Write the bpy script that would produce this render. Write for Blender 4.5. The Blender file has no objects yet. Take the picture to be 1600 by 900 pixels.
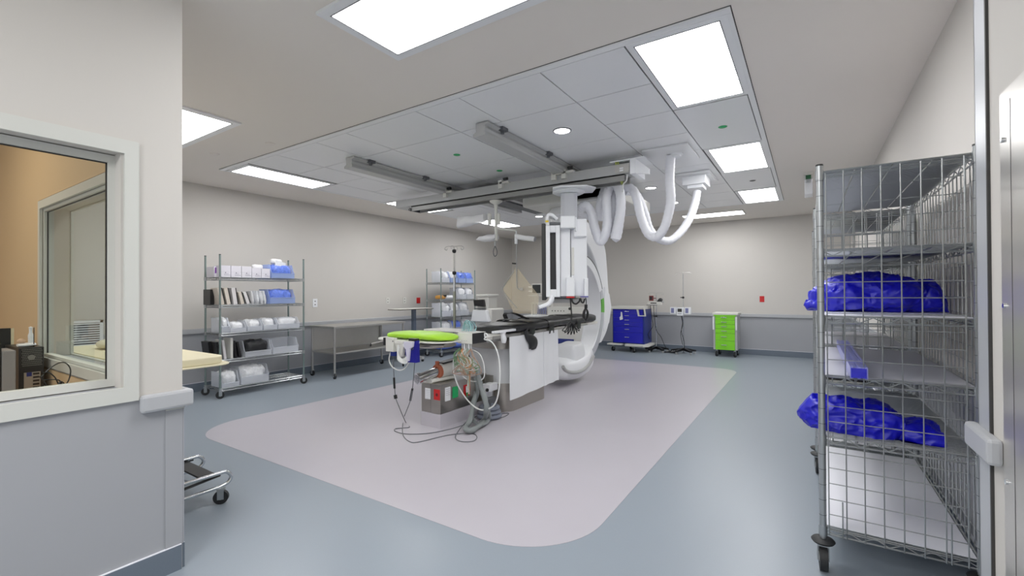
import bpy, bmesh, math, random
from mathutils import Vector, Matrix, noise
C = bpy.context.scene.collection
PI = math.pi
rnd = random.Random(7)
# ------------------------------------------------------------------ camera (surveyed from the room's own lines)
F, CX, CY, H = 707.446, 800.0, 452.213, 1.4
yaw, pitch, roll = [math.radians(a) for a in (-33.241, .4066, -.3156)]
cf = Vector((math.sin(yaw)*math.cos(pitch), math.cos(yaw)*math.cos(pitch), math.sin(pitch)))
cr = Vector((math.cos(yaw), -math.sin(yaw), 0)); cu = cr.cross(cf)
c_, s_ = math.cos(roll), math.sin(roll)
cr, cu = c_*cr+s_*cu, -s_*cr+c_*cu
def at(px, py, X=None, Y=None, Z=None):
    "surveyed point of the photograph on the wall / floor / height plane it lies in"
    d = cf + cr*((px-CX)/F) - cu*((py-CY)/F); o = Vector((0, 0, H))
    t = X/d.x if X is not None else (Y/d.y if Y is not None else (Z-H)/d.z)
    return o+d*t
cam = bpy.data.cameras.new('camera'); co = bpy.data.objects.new('camera', cam); C.objects.link(co)
cam.sensor_width = 36; cam.lens = 36*F/1600; cam.shift_y = (CY-450)/1600; cam.clip_start = .02
co.matrix_world = Matrix(((cr.x, cu.x, -cf.x, 0), (cr.y, cu.y, -cf.y, 0), (cr.z, cu.z, -cf.z, H), (0, 0, 0, 1)))
bpy.context.scene.camera = co
# ------------------------------------------------------------------ materials
def lin(c):
    c = c/255
    return c/12.92 if c < .04045 else ((c+.055)/1.055)**2.4
def col(rgb): return (lin(rgb[0]), lin(rgb[1]), lin(rgb[2]), 1)
MC = {}
def mat(name, rgb, rough=.5, metal=0, noise_=0, scale=20, bump=0, alpha=1, emit=0, aniso=0, spec=.5, bscale=None, stretch=None):
    if name in MC: return MC[name]
    m = bpy.data.materials.new(name); m.use_nodes = True; n = m.node_tree.nodes; l = m.node_tree.links
    p = n['Principled BSDF']; p.inputs['Base Color'].default_value = col(rgb)
    p.inputs['Roughness'].default_value = rough; p.inputs['Metallic'].default_value = metal
    p.inputs['Specular IOR Level'].default_value = spec
    tc = n.new('ShaderNodeTexCoord'); src = tc.outputs['Object']
    if stretch:
        mp = n.new('ShaderNodeMapping'); mp.inputs['Scale'].default_value = stretch; l.new(src, mp.inputs[0]); src = mp.outputs[0]
    if noise_:
        t = n.new('ShaderNodeTexNoise'); t.inputs['Scale'].default_value = scale; t.inputs['Detail'].default_value = 4; l.new(src, t.inputs[0])
        r = n.new('ShaderNodeMapRange'); r.inputs[3].default_value = 1-noise_; r.inputs[4].default_value = 1+noise_; l.new(t.outputs[0], r.inputs[0])
        h = n.new('ShaderNodeVectorMath'); h.operation = 'SCALE'; h.inputs[0].default_value = col(rgb)[:3]; l.new(r.outputs[0], h.inputs['Scale'])
        l.new(h.outputs[0], p.inputs['Base Color'])
    if bump:
        t = n.new('ShaderNodeTexNoise'); t.inputs['Scale'].default_value = bscale or scale; l.new(src, t.inputs[0])
        b = n.new('ShaderNodeBump'); b.inputs['Strength'].default_value = bump; b.inputs['Distance'].default_value = .01; l.new(t.outputs[0], b.inputs['Height']); l.new(b.outputs[0], p.inputs['Normal'])
    if emit:
        p.inputs['Emission Color'].default_value = col(rgb); p.inputs['Emission Strength'].default_value = emit
    if alpha < 1:
        tr = n.new('ShaderNodeBsdfTransparent'); mx = n.new('ShaderNodeMixShader'); mx.inputs[0].default_value = alpha
        l.new(tr.outputs[0], mx.inputs[1]); l.new(p.outputs[0], mx.inputs[2]); l.new(mx.outputs[0], n['Material Output'].inputs[0])
    MC[name] = m; return m
WALL = mat('wall_paint', (203, 199, 193), .75, noise_=.015, scale=3, bump=.03, bscale=400)
CEIL = mat('ceiling_paint', (228, 221, 213), .8, noise_=.01, scale=2)
LOWER = mat('wainscot_vinyl', (159, 161, 166), .45, noise_=.015, scale=6)
RAILM = mat('crash_rail_vinyl', (176, 178, 182), .4)
BASEM = mat('baseboard_vinyl', (99, 110, 123), .5, noise_=.12, scale=250)
FLOOR = mat('floor_vinyl', (136, 146, 156), .33, noise_=.10, scale=260, bump=.02, bscale=60, spec=.4)
INLAY = mat('inlay_vinyl', (180, 176, 184), .30, noise_=.02, scale=4, spec=.4)
PANEL = mat('ceiling_panel_metal', (232, 233, 235), .3, noise_=.01)
SEAM = mat('panel_seam', (60, 60, 60), .8)
TRIMW = mat('frame_paint', (205, 206, 200), .4)
TAN = mat('tan_paint', (206, 176, 138), .7, noise_=.03, scale=2)
LIT = mat('light_diffuser', (255, 255, 255), .5, emit=16)
DARKTRIM = mat('light_trim', (120, 120, 125), .4)
WHITE = mat('white_enamel', (238, 240, 243), .3)
WHITE2 = mat('warm_white_plastic', (218, 217, 210), .4)
GREYM = mat('grey_enamel', (176, 177, 176), .35)
GREYD = mat('dark_grey_plastic', (84, 86, 90), .45)
BLACK = mat('black_plastic', (14, 14, 16), .4)
BLACKF = mat('black_vinyl', (22, 23, 26), .42, noise_=.2, scale=8, bump=.3, bscale=14)
STEEL = mat('brushed_steel', (168, 164, 157), .28, 1, noise_=.06, scale=8, stretch=(2, 2, 60))
STEELF = mat('satin_steel', (186, 184, 180), .38, .9, noise_=.04, scale=10)
CHROME = mat('chrome', (215, 218, 222), .14, 1)
WIRE = mat('zinc_wire', (176, 180, 182), .28, .9)
GREENP = mat('epoxy_post', (128, 145, 142), .35, .5)
RUBBER = mat('rubber', (22, 23, 25), .6)
LINER = mat('shelf_liner', (236, 237, 244), .4)
LINERG = mat('grey_shelf_liner', (186, 187, 197), .4)
BLUEG = mat('blue_sheeting', (6, 6, 182), .40, noise_=.35, scale=9, bump=.7, bscale=14, stretch=(.5, 1, 1.3))
LIME = mat('lime_vinyl', (164, 222, 38), .45, noise_=.06, scale=10, bump=.2)
LIMEM = mat('lime_enamel', (122, 214, 22), .35)
BLUEM = mat('blue_enamel', (10, 14, 178), .35)
BLUED = mat('dark_blue_enamel', (18, 38, 120), .4)
CREAM = mat('cream_laminate', (228, 218, 184), .4, noise_=.02)
CLEAR = mat('clear_plastic', (236, 240, 248), .2, alpha=.36)
CLEARB = mat('clear_blue_plastic', (170, 192, 240), .2, alpha=.5)
CLEARW = mat('clear_drape', (242, 242, 244), .3, alpha=.85)
BAGB = mat('blue_packet', (96, 124, 220), .3, noise_=.5, scale=40, bump=.5, bscale=40)
BAGW = mat('white_packet', (228, 230, 234), .4, noise_=.16, scale=45, bump=.6, bscale=35)
CARD = mat('white_carton', (222, 219, 228), .6)
PRINT = mat('printed_ink', (90, 88, 110), .6)
PURPLE = mat('purple_print', (120, 60, 150), .6)
RED = mat('red_plastic', (198, 24, 24), .45)
GREEN = mat('green_print', (24, 168, 92), .5)
GREENL = mat('green_lamp_strip', (86, 172, 44), .35)
HOSE = mat('white_hose', (234, 235, 241), .4)
HOSEG = mat('grey_hose', (128, 134, 134), .5)
CABW = mat('white_cable', (222, 224, 222), .45)
CABG = mat('grey_cable', (92, 94, 98), .5)
TEAL = mat('teal_tubing', (150, 196, 200), .3, alpha=.75)
ORANGE = mat('orange_plastic', (176, 92, 62), .5)
YELLOW = mat('yellow_sticker', (220, 190, 30), .5)
STRAP = mat('olive_strap', (164, 176, 90), .6)
SCREEN = mat('dark_screen', (38, 42, 44), .15)
SHIELD = mat('tinted_shield', (244, 226, 188), .2, alpha=.26)
FAN = mat('vent_holes', (120, 118, 112), .5)
HOLES = mat('dark_slots', (46, 44, 42), .6)
def glass():
    m = bpy.data.materials.new('window_glass'); m.use_nodes = True; n = m.node_tree.nodes; l = m.node_tree.links
    n.remove(n['Principled BSDF']); t = n.new('ShaderNodeBsdfTransparent'); g = n.new('ShaderNodeBsdfGlossy'); g.inputs['Roughness'].default_value = .02
    t.inputs[0].default_value = (.93, .95, .93, 1)
    f = n.new('ShaderNodeFresnel'); f.inputs[0].default_value = 1.3; mx = n.new('ShaderNodeMixShader'); ge = n.new('ShaderNodeNewGeometry')
    iv = n.new('ShaderNodeMath'); iv.operation = 'SUBTRACT'; iv.inputs[0].default_value = .8; l.new(ge.outputs['Backfacing'], iv.inputs[1]); mu = n.new('ShaderNodeMath'); mu.operation = 'MULTIPLY'; mu.use_clamp = True
    l.new(f.outputs[0], mu.inputs[0]); l.new(iv.outputs[0], mu.inputs[1]); l.new(mu.outputs[0], mx.inputs[0]); l.new(t.outputs[0], mx.inputs[1]); l.new(g.outputs[0], mx.inputs[2]); l.new(mx.outputs[0], n['Material Output'].inputs[0])
    return m
GLASS = glass()
# ------------------------------------------------------------------ mesh builder
def cat_(pts, k=6, closed=False):
    P = [Vector(p) for p in pts]; n = len(P); out = []
    rng = range(n if closed else n-1)
    for i in rng:
        p0 = P[(i-1) % n] if closed or i > 0 else P[0]; p1 = P[i]; p2 = P[(i+1) % n]
        p3 = P[(i+2) % n] if closed or i+2 < n else P[-1]
        for j in range(k):
            t = j/k
            out.append(.5*((2*p1)+(p2-p0)*t+(2*p0-5*p1+4*p2-p3)*t*t+(3*p1-p0-3*p2+p3)*t**3))
    if not closed: out.append(P[-1])
    return out
class MB:
    def __init__(s): s.bm = bmesh.new(); s.mats = []; s.i = 0
    def use(s, m):
        if m not in s.mats: s.mats.append(m)
        s.i = s.mats.index(m); return s
    def face(s, vs, smooth=False):
        try: f = s.bm.faces.new(vs)
        except ValueError: return
        f.material_index = s.i; f.smooth = smooth
    def box(s, a, b, M=None):
        x0, y0, z0 = [min(p, q) for p, q in zip(a, b)]; x1, y1, z1 = [max(p, q) for p, q in zip(a, b)]
        v = []
        for z in (z0, z1):
            for x, y in ((x0, y0), (x1, y0), (x1, y1), (x0, y1)):
                p = Vector((x, y, z)); v.append(s.bm.verts.new(M @ p if M else p))
        for f in ((3, 2, 1, 0), (4, 5, 6, 7), (0, 1, 5, 4), (1, 2, 6, 5), (2, 3, 7, 6), (3, 0, 4, 7)): s.face([v[i] for i in f])
        return s
    def rings(s, R, closed=False, caps=True, smooth=True):
        V = [[s.bm.verts.new(p) for p in r] for r in R]; n = len(V[0]); m = len(V)
        for i in range(m if closed else m-1):
            a, b = V[i], V[(i+1) % m]
            for j in range(n): s.face([a[j], a[(j+1) % n], b[(j+1) % n], b[j]], smooth)
        if caps and not closed: s.face(V[0][::-1]); s.face(V[-1])
        return s
    def tube(s, pts, r, n=8, closed=False, k=0, caps=True, rf=None):
        P = cat_(pts, k, closed) if k else [Vector(p) for p in pts]
        m = len(P); R = []; up = None
        for i, p in enumerate(P):
            if closed: t = P[(i+1) % m]-P[i-1]
            else: t = P[min(i+1, m-1)]-P[max(i-1, 0)]
            if t.length < 1e-9: t = Vector((0, 0, 1))
            t.normalize()
            if up is None: up = Vector((0, 0, 1)) if abs(t.z) < .9 else Vector((1, 0, 0))
            a = t.cross(up)
            if a.length < 1e-4: a = t.cross(Vector((0, 1, .3)))
            a.normalize(); up = a.cross(t).normalized()
            rr = rf(i/(m-1)) if rf else r
            R.append([p+(a*math.cos(q)+up*math.sin(q))*rr for q in [2*PI*j/n for j in range(n)]])
        return s.rings(R, closed, caps)
    def cyl(s, a, b, r, r1=None, n=16):
        a, b = Vector(a), Vector(b); t = (b-a).normalized(); u = Vector((0, 0, 1)) if abs(t.z) < .9 else Vector((1, 0, 0))
        x = t.cross(u).normalized(); y = x.cross(t); r1 = r if r1 is None else r1
        return s.rings([[p+(x*math.cos(q)+y*math.sin(q))*rr for q in [2*PI*j/n for j in range(n)]] for p, rr in ((a, r), (b, r1))])
    def wire(s, a, b, r): return s.tube([a, b], r, 4, caps=False)
    def lathe(s, c, prof, n=24):
        c = Vector(c); return s.rings([[c+Vector((r*math.cos(q), r*math.sin(q), z)) for q in [2*PI*j/n for j in range(n)]] for r, z in prof])
    def prism(s, poly, axis, a0, a1, smooth=False):
        def mk(u, v, w): return {'x': (w, u, v), 'y': (u, w, v), 'z': (u, v, w)}[axis]
        A = [s.bm.verts.new(mk(u, v, a0)) for u, v in poly]; B = [s.bm.verts.new(mk(u, v, a1)) for u, v in poly]; n = len(poly)
        s.face(A[::-1]); s.face(B)
        for j in range(n): s.face([A[j], A[(j+1) % n], B[(j+1) % n], B[j]], smooth)
        return s
    def arcbox(s, yc, zc, r0, r1, a0, a1, x0, x1, n=40):
        R = []
        for i in range(n+1):
            a = math.radians(a0+(a1-a0)*i/n); cc, ss = math.cos(a), math.sin(a)
            R.append([Vector((x, yc+r*cc, zc+r*ss)) for x, r in ((x0, r0), (x1, r0), (x1, r1), (x0, r1))])
        V = [[s.bm.verts.new(p) for p in r] for r in R]
        for i in range(n):
            for j in range(4): s.face([V[i][j], V[i][(j+1) % 4], V[i+1][(j+1) % 4], V[i+1][j]], True)
        s.face(V[0][::-1]); s.face(V[-1]); return s
    def lump(s, st, n=24, k=5, e=.8, amp=.06, freq=6, seed=0, up=(0, 0, 1), ridge=0, fz=None, st_=(1, 1, 1), fine=0):
        "soft body: st = [(point, half width, half height)]"
        U = Vector(up)
        P = cat_([a for a, _, _ in st], k); W = cat_([(a, b, 0) for _, a, b in st], k); R = []; m = len(P)
        for i, p in enumerate(P):
            t = (P[min(i+1, m-1)]-P[max(i-1, 0)]).normalized(); a = t.cross(U).normalized(); u2 = a.cross(t).normalized(); w, h = max(W[i].x, .001), max(W[i].y, .001); ring = []
            for j in range(n):
                q = 2*PI*j/n; cq, sq = math.cos(q), math.sin(q)
                dx = math.copysign(abs(cq)**e, cq)*w; dz = math.copysign(abs(sq)**e, sq)*h
                v = p+a*dx+u2*dz
                vs = Vector((v.x*st_[0], v.y*st_[1], v.z*st_[2]))
                nz = noise.fractal(vs*freq+Vector((seed, seed, 0)), 1, 2, 3)
                if ridge: nz = nz*.5+ridge*(1-2*abs(noise.noise(vs*freq*1.3+Vector((seed, 3, seed)))))
                if fine: vf = Vector((v.x*.6+v.z*.5, v.y, v.z-v.x*.4)); nz += fine/amp*(1-3*abs(noise.noise(vf*26+Vector((seed, 0, 5)))))
                v = v+(a*cq+u2*sq)*nz*amp
                if fz is not None and v.z < fz: v.z = fz
                ring.append(v)
            R.append(ring)
        return s.rings(R)
    def build(s, name, m=None, parent=None, bevel=0, sub=0, kind=None, label=None, cat=None, group=None, solid=0):
        if m is not None and not s.mats: s.mats = [m]
        bmesh.ops.recalc_face_normals(s.bm, faces=s.bm.faces[:])
        for e_ in s.bm.edges:
            if len(e_.link_faces) == 2 and e_.calc_face_angle(0) > .75: e_.smooth = False
        me = bpy.data.meshes.new(name)
        if parent is not None: s.bm.transform(W_inv(parent))
        elif label:     # a one-mesh thing: origin at its base
            zs = [v.co.z for v in s.bm.verts]; cx = sum(v.co.x for v in s.bm.verts)/len(zs); cy = sum(v.co.y for v in s.bm.verts)/len(zs)
            o0 = Vector((cx, cy, min(zs))); s.bm.transform(Matrix.Translation(-o0))
        s.bm.to_mesh(me); s.bm.free()
        for q in s.mats: me.materials.append(q)
        o = bpy.data.objects.new(name, me); C.objects.link(o)
        if parent is not None: o.parent = parent
        elif label: o.location = o0
        if bevel:
            b = o.modifiers.new('b', 'BEVEL'); b.width = bevel; b.segments = 2; b.limit_method = 'ANGLE'; b.angle_limit = 1
        if sub:
            b = o.modifiers.new('s', 'SUBSURF'); b.levels = b.render_levels = sub
        if kind: o['kind'] = kind
        if label: o['label'] = label
        if cat: o['category'] = cat
        if group: o['group'] = group
        return o
def W_inv(o):
    M = Matrix.Identity(4)
    while o is not None:
        M = (Matrix.Translation(o.location) @ o.rotation_euler.to_matrix().to_4x4()) @ M; o = o.parent
    return M.inverted()
def thing(name, label, cat, loc=(0, 0, 0), rz=0, group=None):
    o = bpy.data.objects.new(name, None); C.objects.link(o); o.empty_display_size = .1
    o.location = loc; o.rotation_euler = (0, 0, rz); o['label'] = label; o['category'] = cat
    if group: o['group'] = group
    return o
def kids(o): return [c for c in C.objects if c.parent == o]
def dup(root, loc, rz=None, label=None, group=None, parent=None):
    r = root.copy(); C.objects.link(r)
    if parent is None:
        r.location = loc
        if rz is not None: r.rotation_euler = (0, 0, rz)
        if label: r['label'] = label
        if group: r['group'] = group
    else: r.parent = parent
    for c in kids(root): dup(c, None, parent=r)
    return r
def T(x, y, z=0, rz=0): return Matrix.Translation((x, y, z)) @ Matrix.Rotation(rz, 4, 'Z')
ST = 'structure'
# ================================================================== ROOM
XL, XR, YB, ZC = -7.38, .70, 11.26, 3.0
b = MB(); b.use(FLOOR).box((XL-.1, -3, -.1), (2, YB+.1, 0)); b.build('floor', kind=ST)
def rr(x0, x1, y0, y1, r, n=10, far=None):
    p = []; r_ = r
    for sx, sy, a in ((1, 0, -90), (1, 1, 0), (0, 1, 90), (0, 0, 180)):
        r = far if far and sy else r_
        cx = x1-r if sx else x0+r; cy = y1-r if sy else y0+r
        for i in range(n+1):
            q = math.radians(a+90*i/n); p.append((cx+r*math.cos(q), cy+r*math.sin(q)))
    return p
b = MB(); b.use(INLAY).prism(rr(-5.35, -1.055, 2.06, 8.97, .52, 16, .34), 'z', -.002, .0015); b.build('floor_inlay', kind=ST)
b = MB(); b.use(CEIL).box((XL-.1, -3, ZC), (2, YB+.1, ZC+.1)); b.build('ceiling', kind=ST)
def wall(name, boxes, up=WALL, low=LOWER):
    b = MB()
    for (x0, x1, y0, y1, z0, z1, m) in boxes: b.use(m).box((x0, y0, z0), (x1, y1, z1))
    b.build(name, kind=ST)
wall('wall_left', [(XL-.1, XL, 1.02, YB, .83, ZC, WALL), (XL-.1, XL, 1.02, YB, 0, .83, LOWER)])
wall('wall_back', [(XL-.1, XR+.1, YB, YB+.1, .83, ZC, WALL), (XL-.1, XR+.1, YB, YB+.1, 0, .83, LOWER)])
wall('wall_right', [(XR, XR+.1, 2.31, YB, .83, ZC, WALL), (XR, XR+.1, 2.31, YB, 0, .83, LOWER)])
wall('wall_entry', [(.52, XR+.1, -3, 2.31, 0, ZC, WALL)])
# front wall between control room and lab, and the control-room side wall, both with window openings
wall('wall_front', [(XL-.1, -4.61, .87, 1.02, .83, ZC, WALL), (XL-.1, -4.61, .87, 1.02, 0, .83, LOWER), (-3.03, -2.85, .87, 1.02, 0, ZC, WALL), (-4.61, -3.03, .87, 1.02, 0, .955, LOWER), (-4.61, -3.03, .87, 1.02, 2.03, ZC, WALL)])
wall('wall_control', [(-2.85, -2.70, .77, 1.02, .896, ZC, WALL), (-2.85, -2.70, .77, 1.02, 0, .896, LOWER),
     (-2.85, -2.70, -1.2, .77, 2.07, ZC, WALL), (-2.85, -2.70, -1.2, .77, 0, .96, LOWER), (-2.85, -2.70, -3, -1.2, 0, ZC, WALL)])
b = MB(); b.use(TAN)
b.box((-6.2, .857, 0), (-4.645, .87, ZC)); b.box((-4.645, .857, 2.08), (-2.85, .87, ZC)); b.box((-4.645, .857, 0), (-2.85, .87, .89)); b.box((-6.2, -3, 0), (-6.1, .87, ZC))
b.build('wall_tan', kind=ST)
# crash rails and baseboards
def rail(name, x0, x1, y0, y1):
    b = MB(); b.use(RAILM).box((x0, y0, .83), (x1, y1, .905)); b.build(name, kind=ST, bevel=.01)
rail('trim_1', XL, XL+.035, 1.02, YB); rail('trim_2', XL+.035, XR-.035, YB-.035, YB); rail('trim_3', XR-.03, XR, 2.33, YB-.035)
b = MB(); b.use(RAILM).box((-2.70, .838, .828), (-2.66, 1.06, .915)).box((-2.85, 1.02, .828), (-2.70, 1.06, .915)); b.build('trim_4', kind=ST, bevel=.014)
b = MB(); b.use(RAILM).box((.48, 2.08, .828), (.52, 2.345, .915)); b.build('trim_5', kind=ST, bevel=.012)
b = MB(); b.use(LOWER).box((-2.70, .945, .128), (-2.695, 1.0195, .823)).box((-2.85, 1.0205, .128), (-2.6951, 1.026, .823)); b.use(TRIMW).box((-2.6945, .945, .818), (-2.690, 1.027, .824)); b.build('trim_6', kind=ST)
b = MB(); b.use(mat('corner_guard_steel', (190, 193, 198), .4, .35)).box((.514, 2.19, .0), (.52, 2.315, ZC)).box((.514, 2.31, 0), (.60, 2.316, ZC)); b.use(HOLES).box((.512, 2.178, 0), (.5205, 2.19, ZC)); b.build('trim_7', kind=ST)
def base(name, *bx):
    b = MB(); b.use(BASEM)
    for x0, x1, y0, y1 in bx: b.box((x0, y0, 0), (x1, y1, .125))
    b.use(LINER)
    for x0, x1, y0, y1 in bx: b.box((x0, y0, .125), (x1, y1, .128))
    b.build(name, kind=ST)
base('baseboard_left', (XL, XL+.012, 1.02, YB)); base('baseboard_back', (XL+.012, XR-.012, YB-.012, YB)); base('baseboard_right', (XR-.012, XR, 2.33, YB-.012))
base('baseboard_control', (-2.70, -2.688, -3, 1.012), (-2.84, -2.70, 1.02, 1.03))
# windows
def win(name, ax, fixed, a0, a1, z0, z1, side, wd=.055, depth=.15, s_in=.035, gd=.075):
    "casing on one side, jambs through the wall, pane set back"
    def bx(b, u0, u1, w0, w1, za, zb):
        if ax == 'x': b.box((w0, u0, za), (w1, u1, zb))
        else: b.box((u0, w0, za), (u1, w1, zb))
    b = MB().use(TRIMW); o = fixed; t = .016*side; i = fixed-depth*side
    for w0, w1 in ((o, o+t), (i-t, i)):
        bx(b, a0-wd, a1+wd, w0, w1, z1, z1+wd+.01); bx(b, a0-wd, a1+wd, w0, w1, z0-wd-.015, z0); bx(b, a0-wd, a0, w0, w1, z0, z1); bx(b, a1, a1+wd, w0, w1, z0, z1)
    g0, g1 = fixed-gd*side, fixed-(gd+.04)*side
    for za, zb, u0, u1 in ((z1-s_in, z1, a0, a1), (z0, z0+s_in, a0, a1), (z0+s_in, z1-s_in, a0, a0+s_in), (z0+s_in, z1-s_in, a1-s_in, a1)): bx(b, u0, u1, g0, g1, za, zb)
    fr = b.build(name, kind=ST)
    b = MB().use(GLASS); m = (g0+g1)/2; bx(b, a0+s_in, a1-s_in, m-.002, m+.002, z0+s_in, z1-s_in); p = b.build('pane', parent=fr)
    b = MB().use(BLACK); w0, w1 = m-.004, m+.004; e = .005
    for za, zb, u0, u1 in ((z1-s_in-e, z1-s_in, a0+s_in, a1-s_in), (z0, z1-s_in, a0+s_in, a0+s_in+e), (z0+s_in, z1-s_in, a1-s_in-e, a1-s_in)): bx(b, u0, u1, w0, w1, max(za, z0+s_in), zb)
    b.build('gasket', parent=fr)
win('window_1', 'x', -2.70, -1.15, .78, .965, 2.065, 1)
win('window_2', 'y', 1.02, -4.6, -3.04, .965, 2.02, 1, wd=.045, s_in=.02, gd=.106)
# ceiling panel field
CELLS = []
for a, c in zip((-5.68, -5.07, -4.32, -3.82, -2.86, -2.37), (-5.07, -4.32, -3.82, -2.86, -2.37, -1.61)): CELLS.append((a, c, 2.84, 3.46))
for y0, y1 in zip((3.46, 4.46, 5.16, 5.85, 6.54, 7.22, 7.93, 8.62), (4.46, 5.16, 5.85, 6.54, 7.22, 7.93, 8.62, 9.18)):
    for a, c in ((-5.07, -3.83), (-3.83, -2.86), (-2.86, -1.61)): CELLS.append((a, c, y0, y1))
ys = (3.46, 4.08, 4.73, 5.37, 6.01, 6.58, 7.27, 7.91, 8.6, 9.18)
for a, c in ((-5.68, -5.07), (-1.61, -.985)):
    for y0, y1 in zip(ys[:-1], ys[1:]): CELLS.append((a, c, y0, y1))
CELLS += [(-1.61, -.985, 2.84, 3.46)]
for a, c in ((-6.24, -5.68), (-.985, -.40)):
    for y0, y1 in ((4.10, 5.40), (6.67, 7.93)): CELLS.append((a, c, y0, y1))
b = MB(); b.use(SEAM).box((-6.29, 2.78, ZC-.003), (-.35, 9.23, ZC-.0002)); b.use(PANEL)
g = .005
for a, c, y0, y1 in CELLS: b.box((a+g, y0+g, ZC-.013), (c-g, y1-g, ZC-.003))
b.box((-6.285, 2.785, ZC-.014), (-.355, 2.837, ZC-.003)); b.box((-6.285, 9.183, ZC-.014), (-.355, 9.225, ZC-.003)); b.box((-.397, 2.84, ZC-.014), (-.355, 9.18, ZC-.003)); b.box((-6.285, 2.84, ZC-.014), (-6.243, 9.18, ZC-.003))
b.build('ceiling_panels', kind=ST)
# ceiling lights
def lt(x0, x1, y0, y1, label, grp=None, w=.05, fm=PANEL):
    z = ZC-.001
    t = thing('ceiling_light', label, 'ceiling light', ((x0+x1)/2, (y0+y1)/2, ZC-.02), group=grp)
    b = MB().use(fm)
    for q in ((x0-w, x1+w, y0-w, y0), (x0-w, x1+w, y1, y1+w), (x0-w, x0, y0, y1), (x1, x1+w, y0, y1)): b.box((q[0], q[2], ZC-.016), (q[1], q[3], z))
    b.use(DARKTRIM); e = .007
    for q in ((x0, x1, y0, y0+e), (x0, x1, y1-e, y1), (x0, x0+e, y0, y1), (x1-e, x1, y0, y1)): b.box((q[0], q[2], ZC-.018), (q[1], q[3], z))
    b.build('frame', parent=t)
    b = MB().use(LIT).box((x0+e, y0+e, ZC-.014), (x1-e, y1-e, ZC-.006)); b.build('diffuser', parent=t)
lt(-.935, -.42, 2.875, 4.03, 'large bright panel light nearest the camera in the right light row', w=.042)
lt(-.93, -.418, 5.452, 6.61, 'middle bright panel light of the right-hand row', w=.042)
lt(-.933, -.42, 7.985, 9.125, 'farthest bright panel light of the right-hand row beside the wire rack', w=.042)
lt(-6.28+.05, -5.775, 2.893, 4.043, 'slim-looking bright panel light nearest in the left-hand row by the steel table', w=.042)
lt(-6.23, -5.74, 5.45, 6.56, 'middle bright panel light of the left-hand row, seen beneath the beam end', w=.042)
lt(-6.23, -5.72, 7.99, 9.12, 'farthest bright panel light of the left-hand row, behind the drape-wrapped arm', w=.042)
lt(-2.218, -1.077, 9.89, 10.37, 'long bright ceiling light nearest the back wall above the hose loop', w=.02, fm=CEIL)
lt(-2.272, -1.12, 1.587, 2.097, 'largest bright ceiling light at the top edge of the picture', w=.055)
lt(-5.62, -4.47, 1.585, 2.092, 'bright ceiling light half hidden behind the control room wall', w=.055)
def down(x, y, label):
    t = thing('downlight', label, 'ceiling light', (x, y, ZC-.02))
    b = MB().use(DARKTRIM); b.lathe((x, y, 0), [(.075, ZC-.013), (.092, ZC-.013), (.09, ZC-.02), (.078, ZC-.022), (.075, ZC-.013)], 32); b.build('trim_ring', parent=t)
    b = MB().use(LIT); b.lathe((x, y, 0), [(.001, ZC-.019), (.076, ZC-.017), (.076, ZC-.013)], 32); b.build('lens', parent=t)
down(-2.01, 3.98, 'round recessed downlight nearest the camera, right of the ceiling rail')
down(-2.0, 6.93, 'round recessed downlight between the white hoses')
down(-2.0, 8.32, 'small far round downlight right of the hanging hoses')
down(-4.69, 8.2, 'small far round downlight left of the suspended display')
for i, (x, y, l) in enumerate(((-3.37, 4.0, 'green capped sprinkler in the panel between the two ceiling rails'), (-.68, 4.76, 'green capped sprinkler in the blank panel between right-hand lights'),
        (-3.35, 4.83, 'green capped sprinkler just in front of the ceiling beam'), (-.66, 7.32, 'tiny far sprinkler between the two farthest right-hand lights'))):
    b = MB().use(GREEN if i != 3 else GREYD); b.lathe((x, y, 0), [(.001, ZC-.022), (.02, ZC-.021), (.034, ZC-.018), (.04, ZC-.015), (.041, ZC-.013)], 16); b.build('sprinkler', label=l, cat='sprinkler')
for x, y, l in ((-4.77, 2.61, 'small white ceiling disc left of the panel field edge'), (-5.64, 2.45, 'small white ceiling disc nearest the half-hidden light')):
    b = MB().use(CEIL); b.lathe((x, y, 0), [(.001, ZC-.012), (.04, ZC-.01), (.05, ZC)], 20); b.build('sprinkler_cover', label=l, cat='sprinkler')
# ================================================================== CEILING RAILS, BEAM, CARRIAGE
def crail(x, label):
    t = thing('ceiling_rail', label, 'ceiling rail', (x, 3.35, 2.86))
    b = MB().use(GREYM)
    prof = [(-.05, 2.975), (-.05, 2.90), (-.085, 2.885), (-.085, 2.86), (.06, 2.86), (.06, 2.875), (.052, 2.90), (.058, 2.925), (.052, 2.95), (.09, 2.965), (.09, 2.98), (-.05, 2.98)]
    b.prism([(x+u, z) for u, z in prof], 'y', 3.35, 7.05); b.build('track', parent=t, bevel=.003)
    for y in (3.55, 4.47, 5.5, 6.5):
        b = MB().use(GREYD).box((x+.05, y, 2.955), (x+.12, y+.09, 2.987)).cyl((x+.085, y+.045, 2.93), (x+.085, y+.045, 2.96), .018); b.build('mounting_clip', parent=t)
    return t
crail(-4.45, 'left grey ceiling rail running toward the back wall'); crail(-2.54, 'right grey ceiling rail ending beside the near downlight')
t = thing('ceiling_beam', 'long pale grey cross beam hung under the two ceiling rails', 'ceiling beam', (-3.5, 5.1, 2.67))
b = MB().use(GREYM).box((-5.48, 5.0, 2.75), (-1.62, 5.26, 2.865)); b.build('body', parent=t, bevel=.006)
b = MB().use(mat('beam_track', (140, 140, 138), .4, .3)); b.box((-5.15, 5.02, 2.675), (-1.75, 5.05, 2.75)).box((-5.15, 5.2, 2.675), (-1.75, 5.23, 2.75)).box((-5.15, 5.02, 2.735), (-1.75, 5.23, 2.75)); b.build('lower_track', parent=t)
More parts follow.
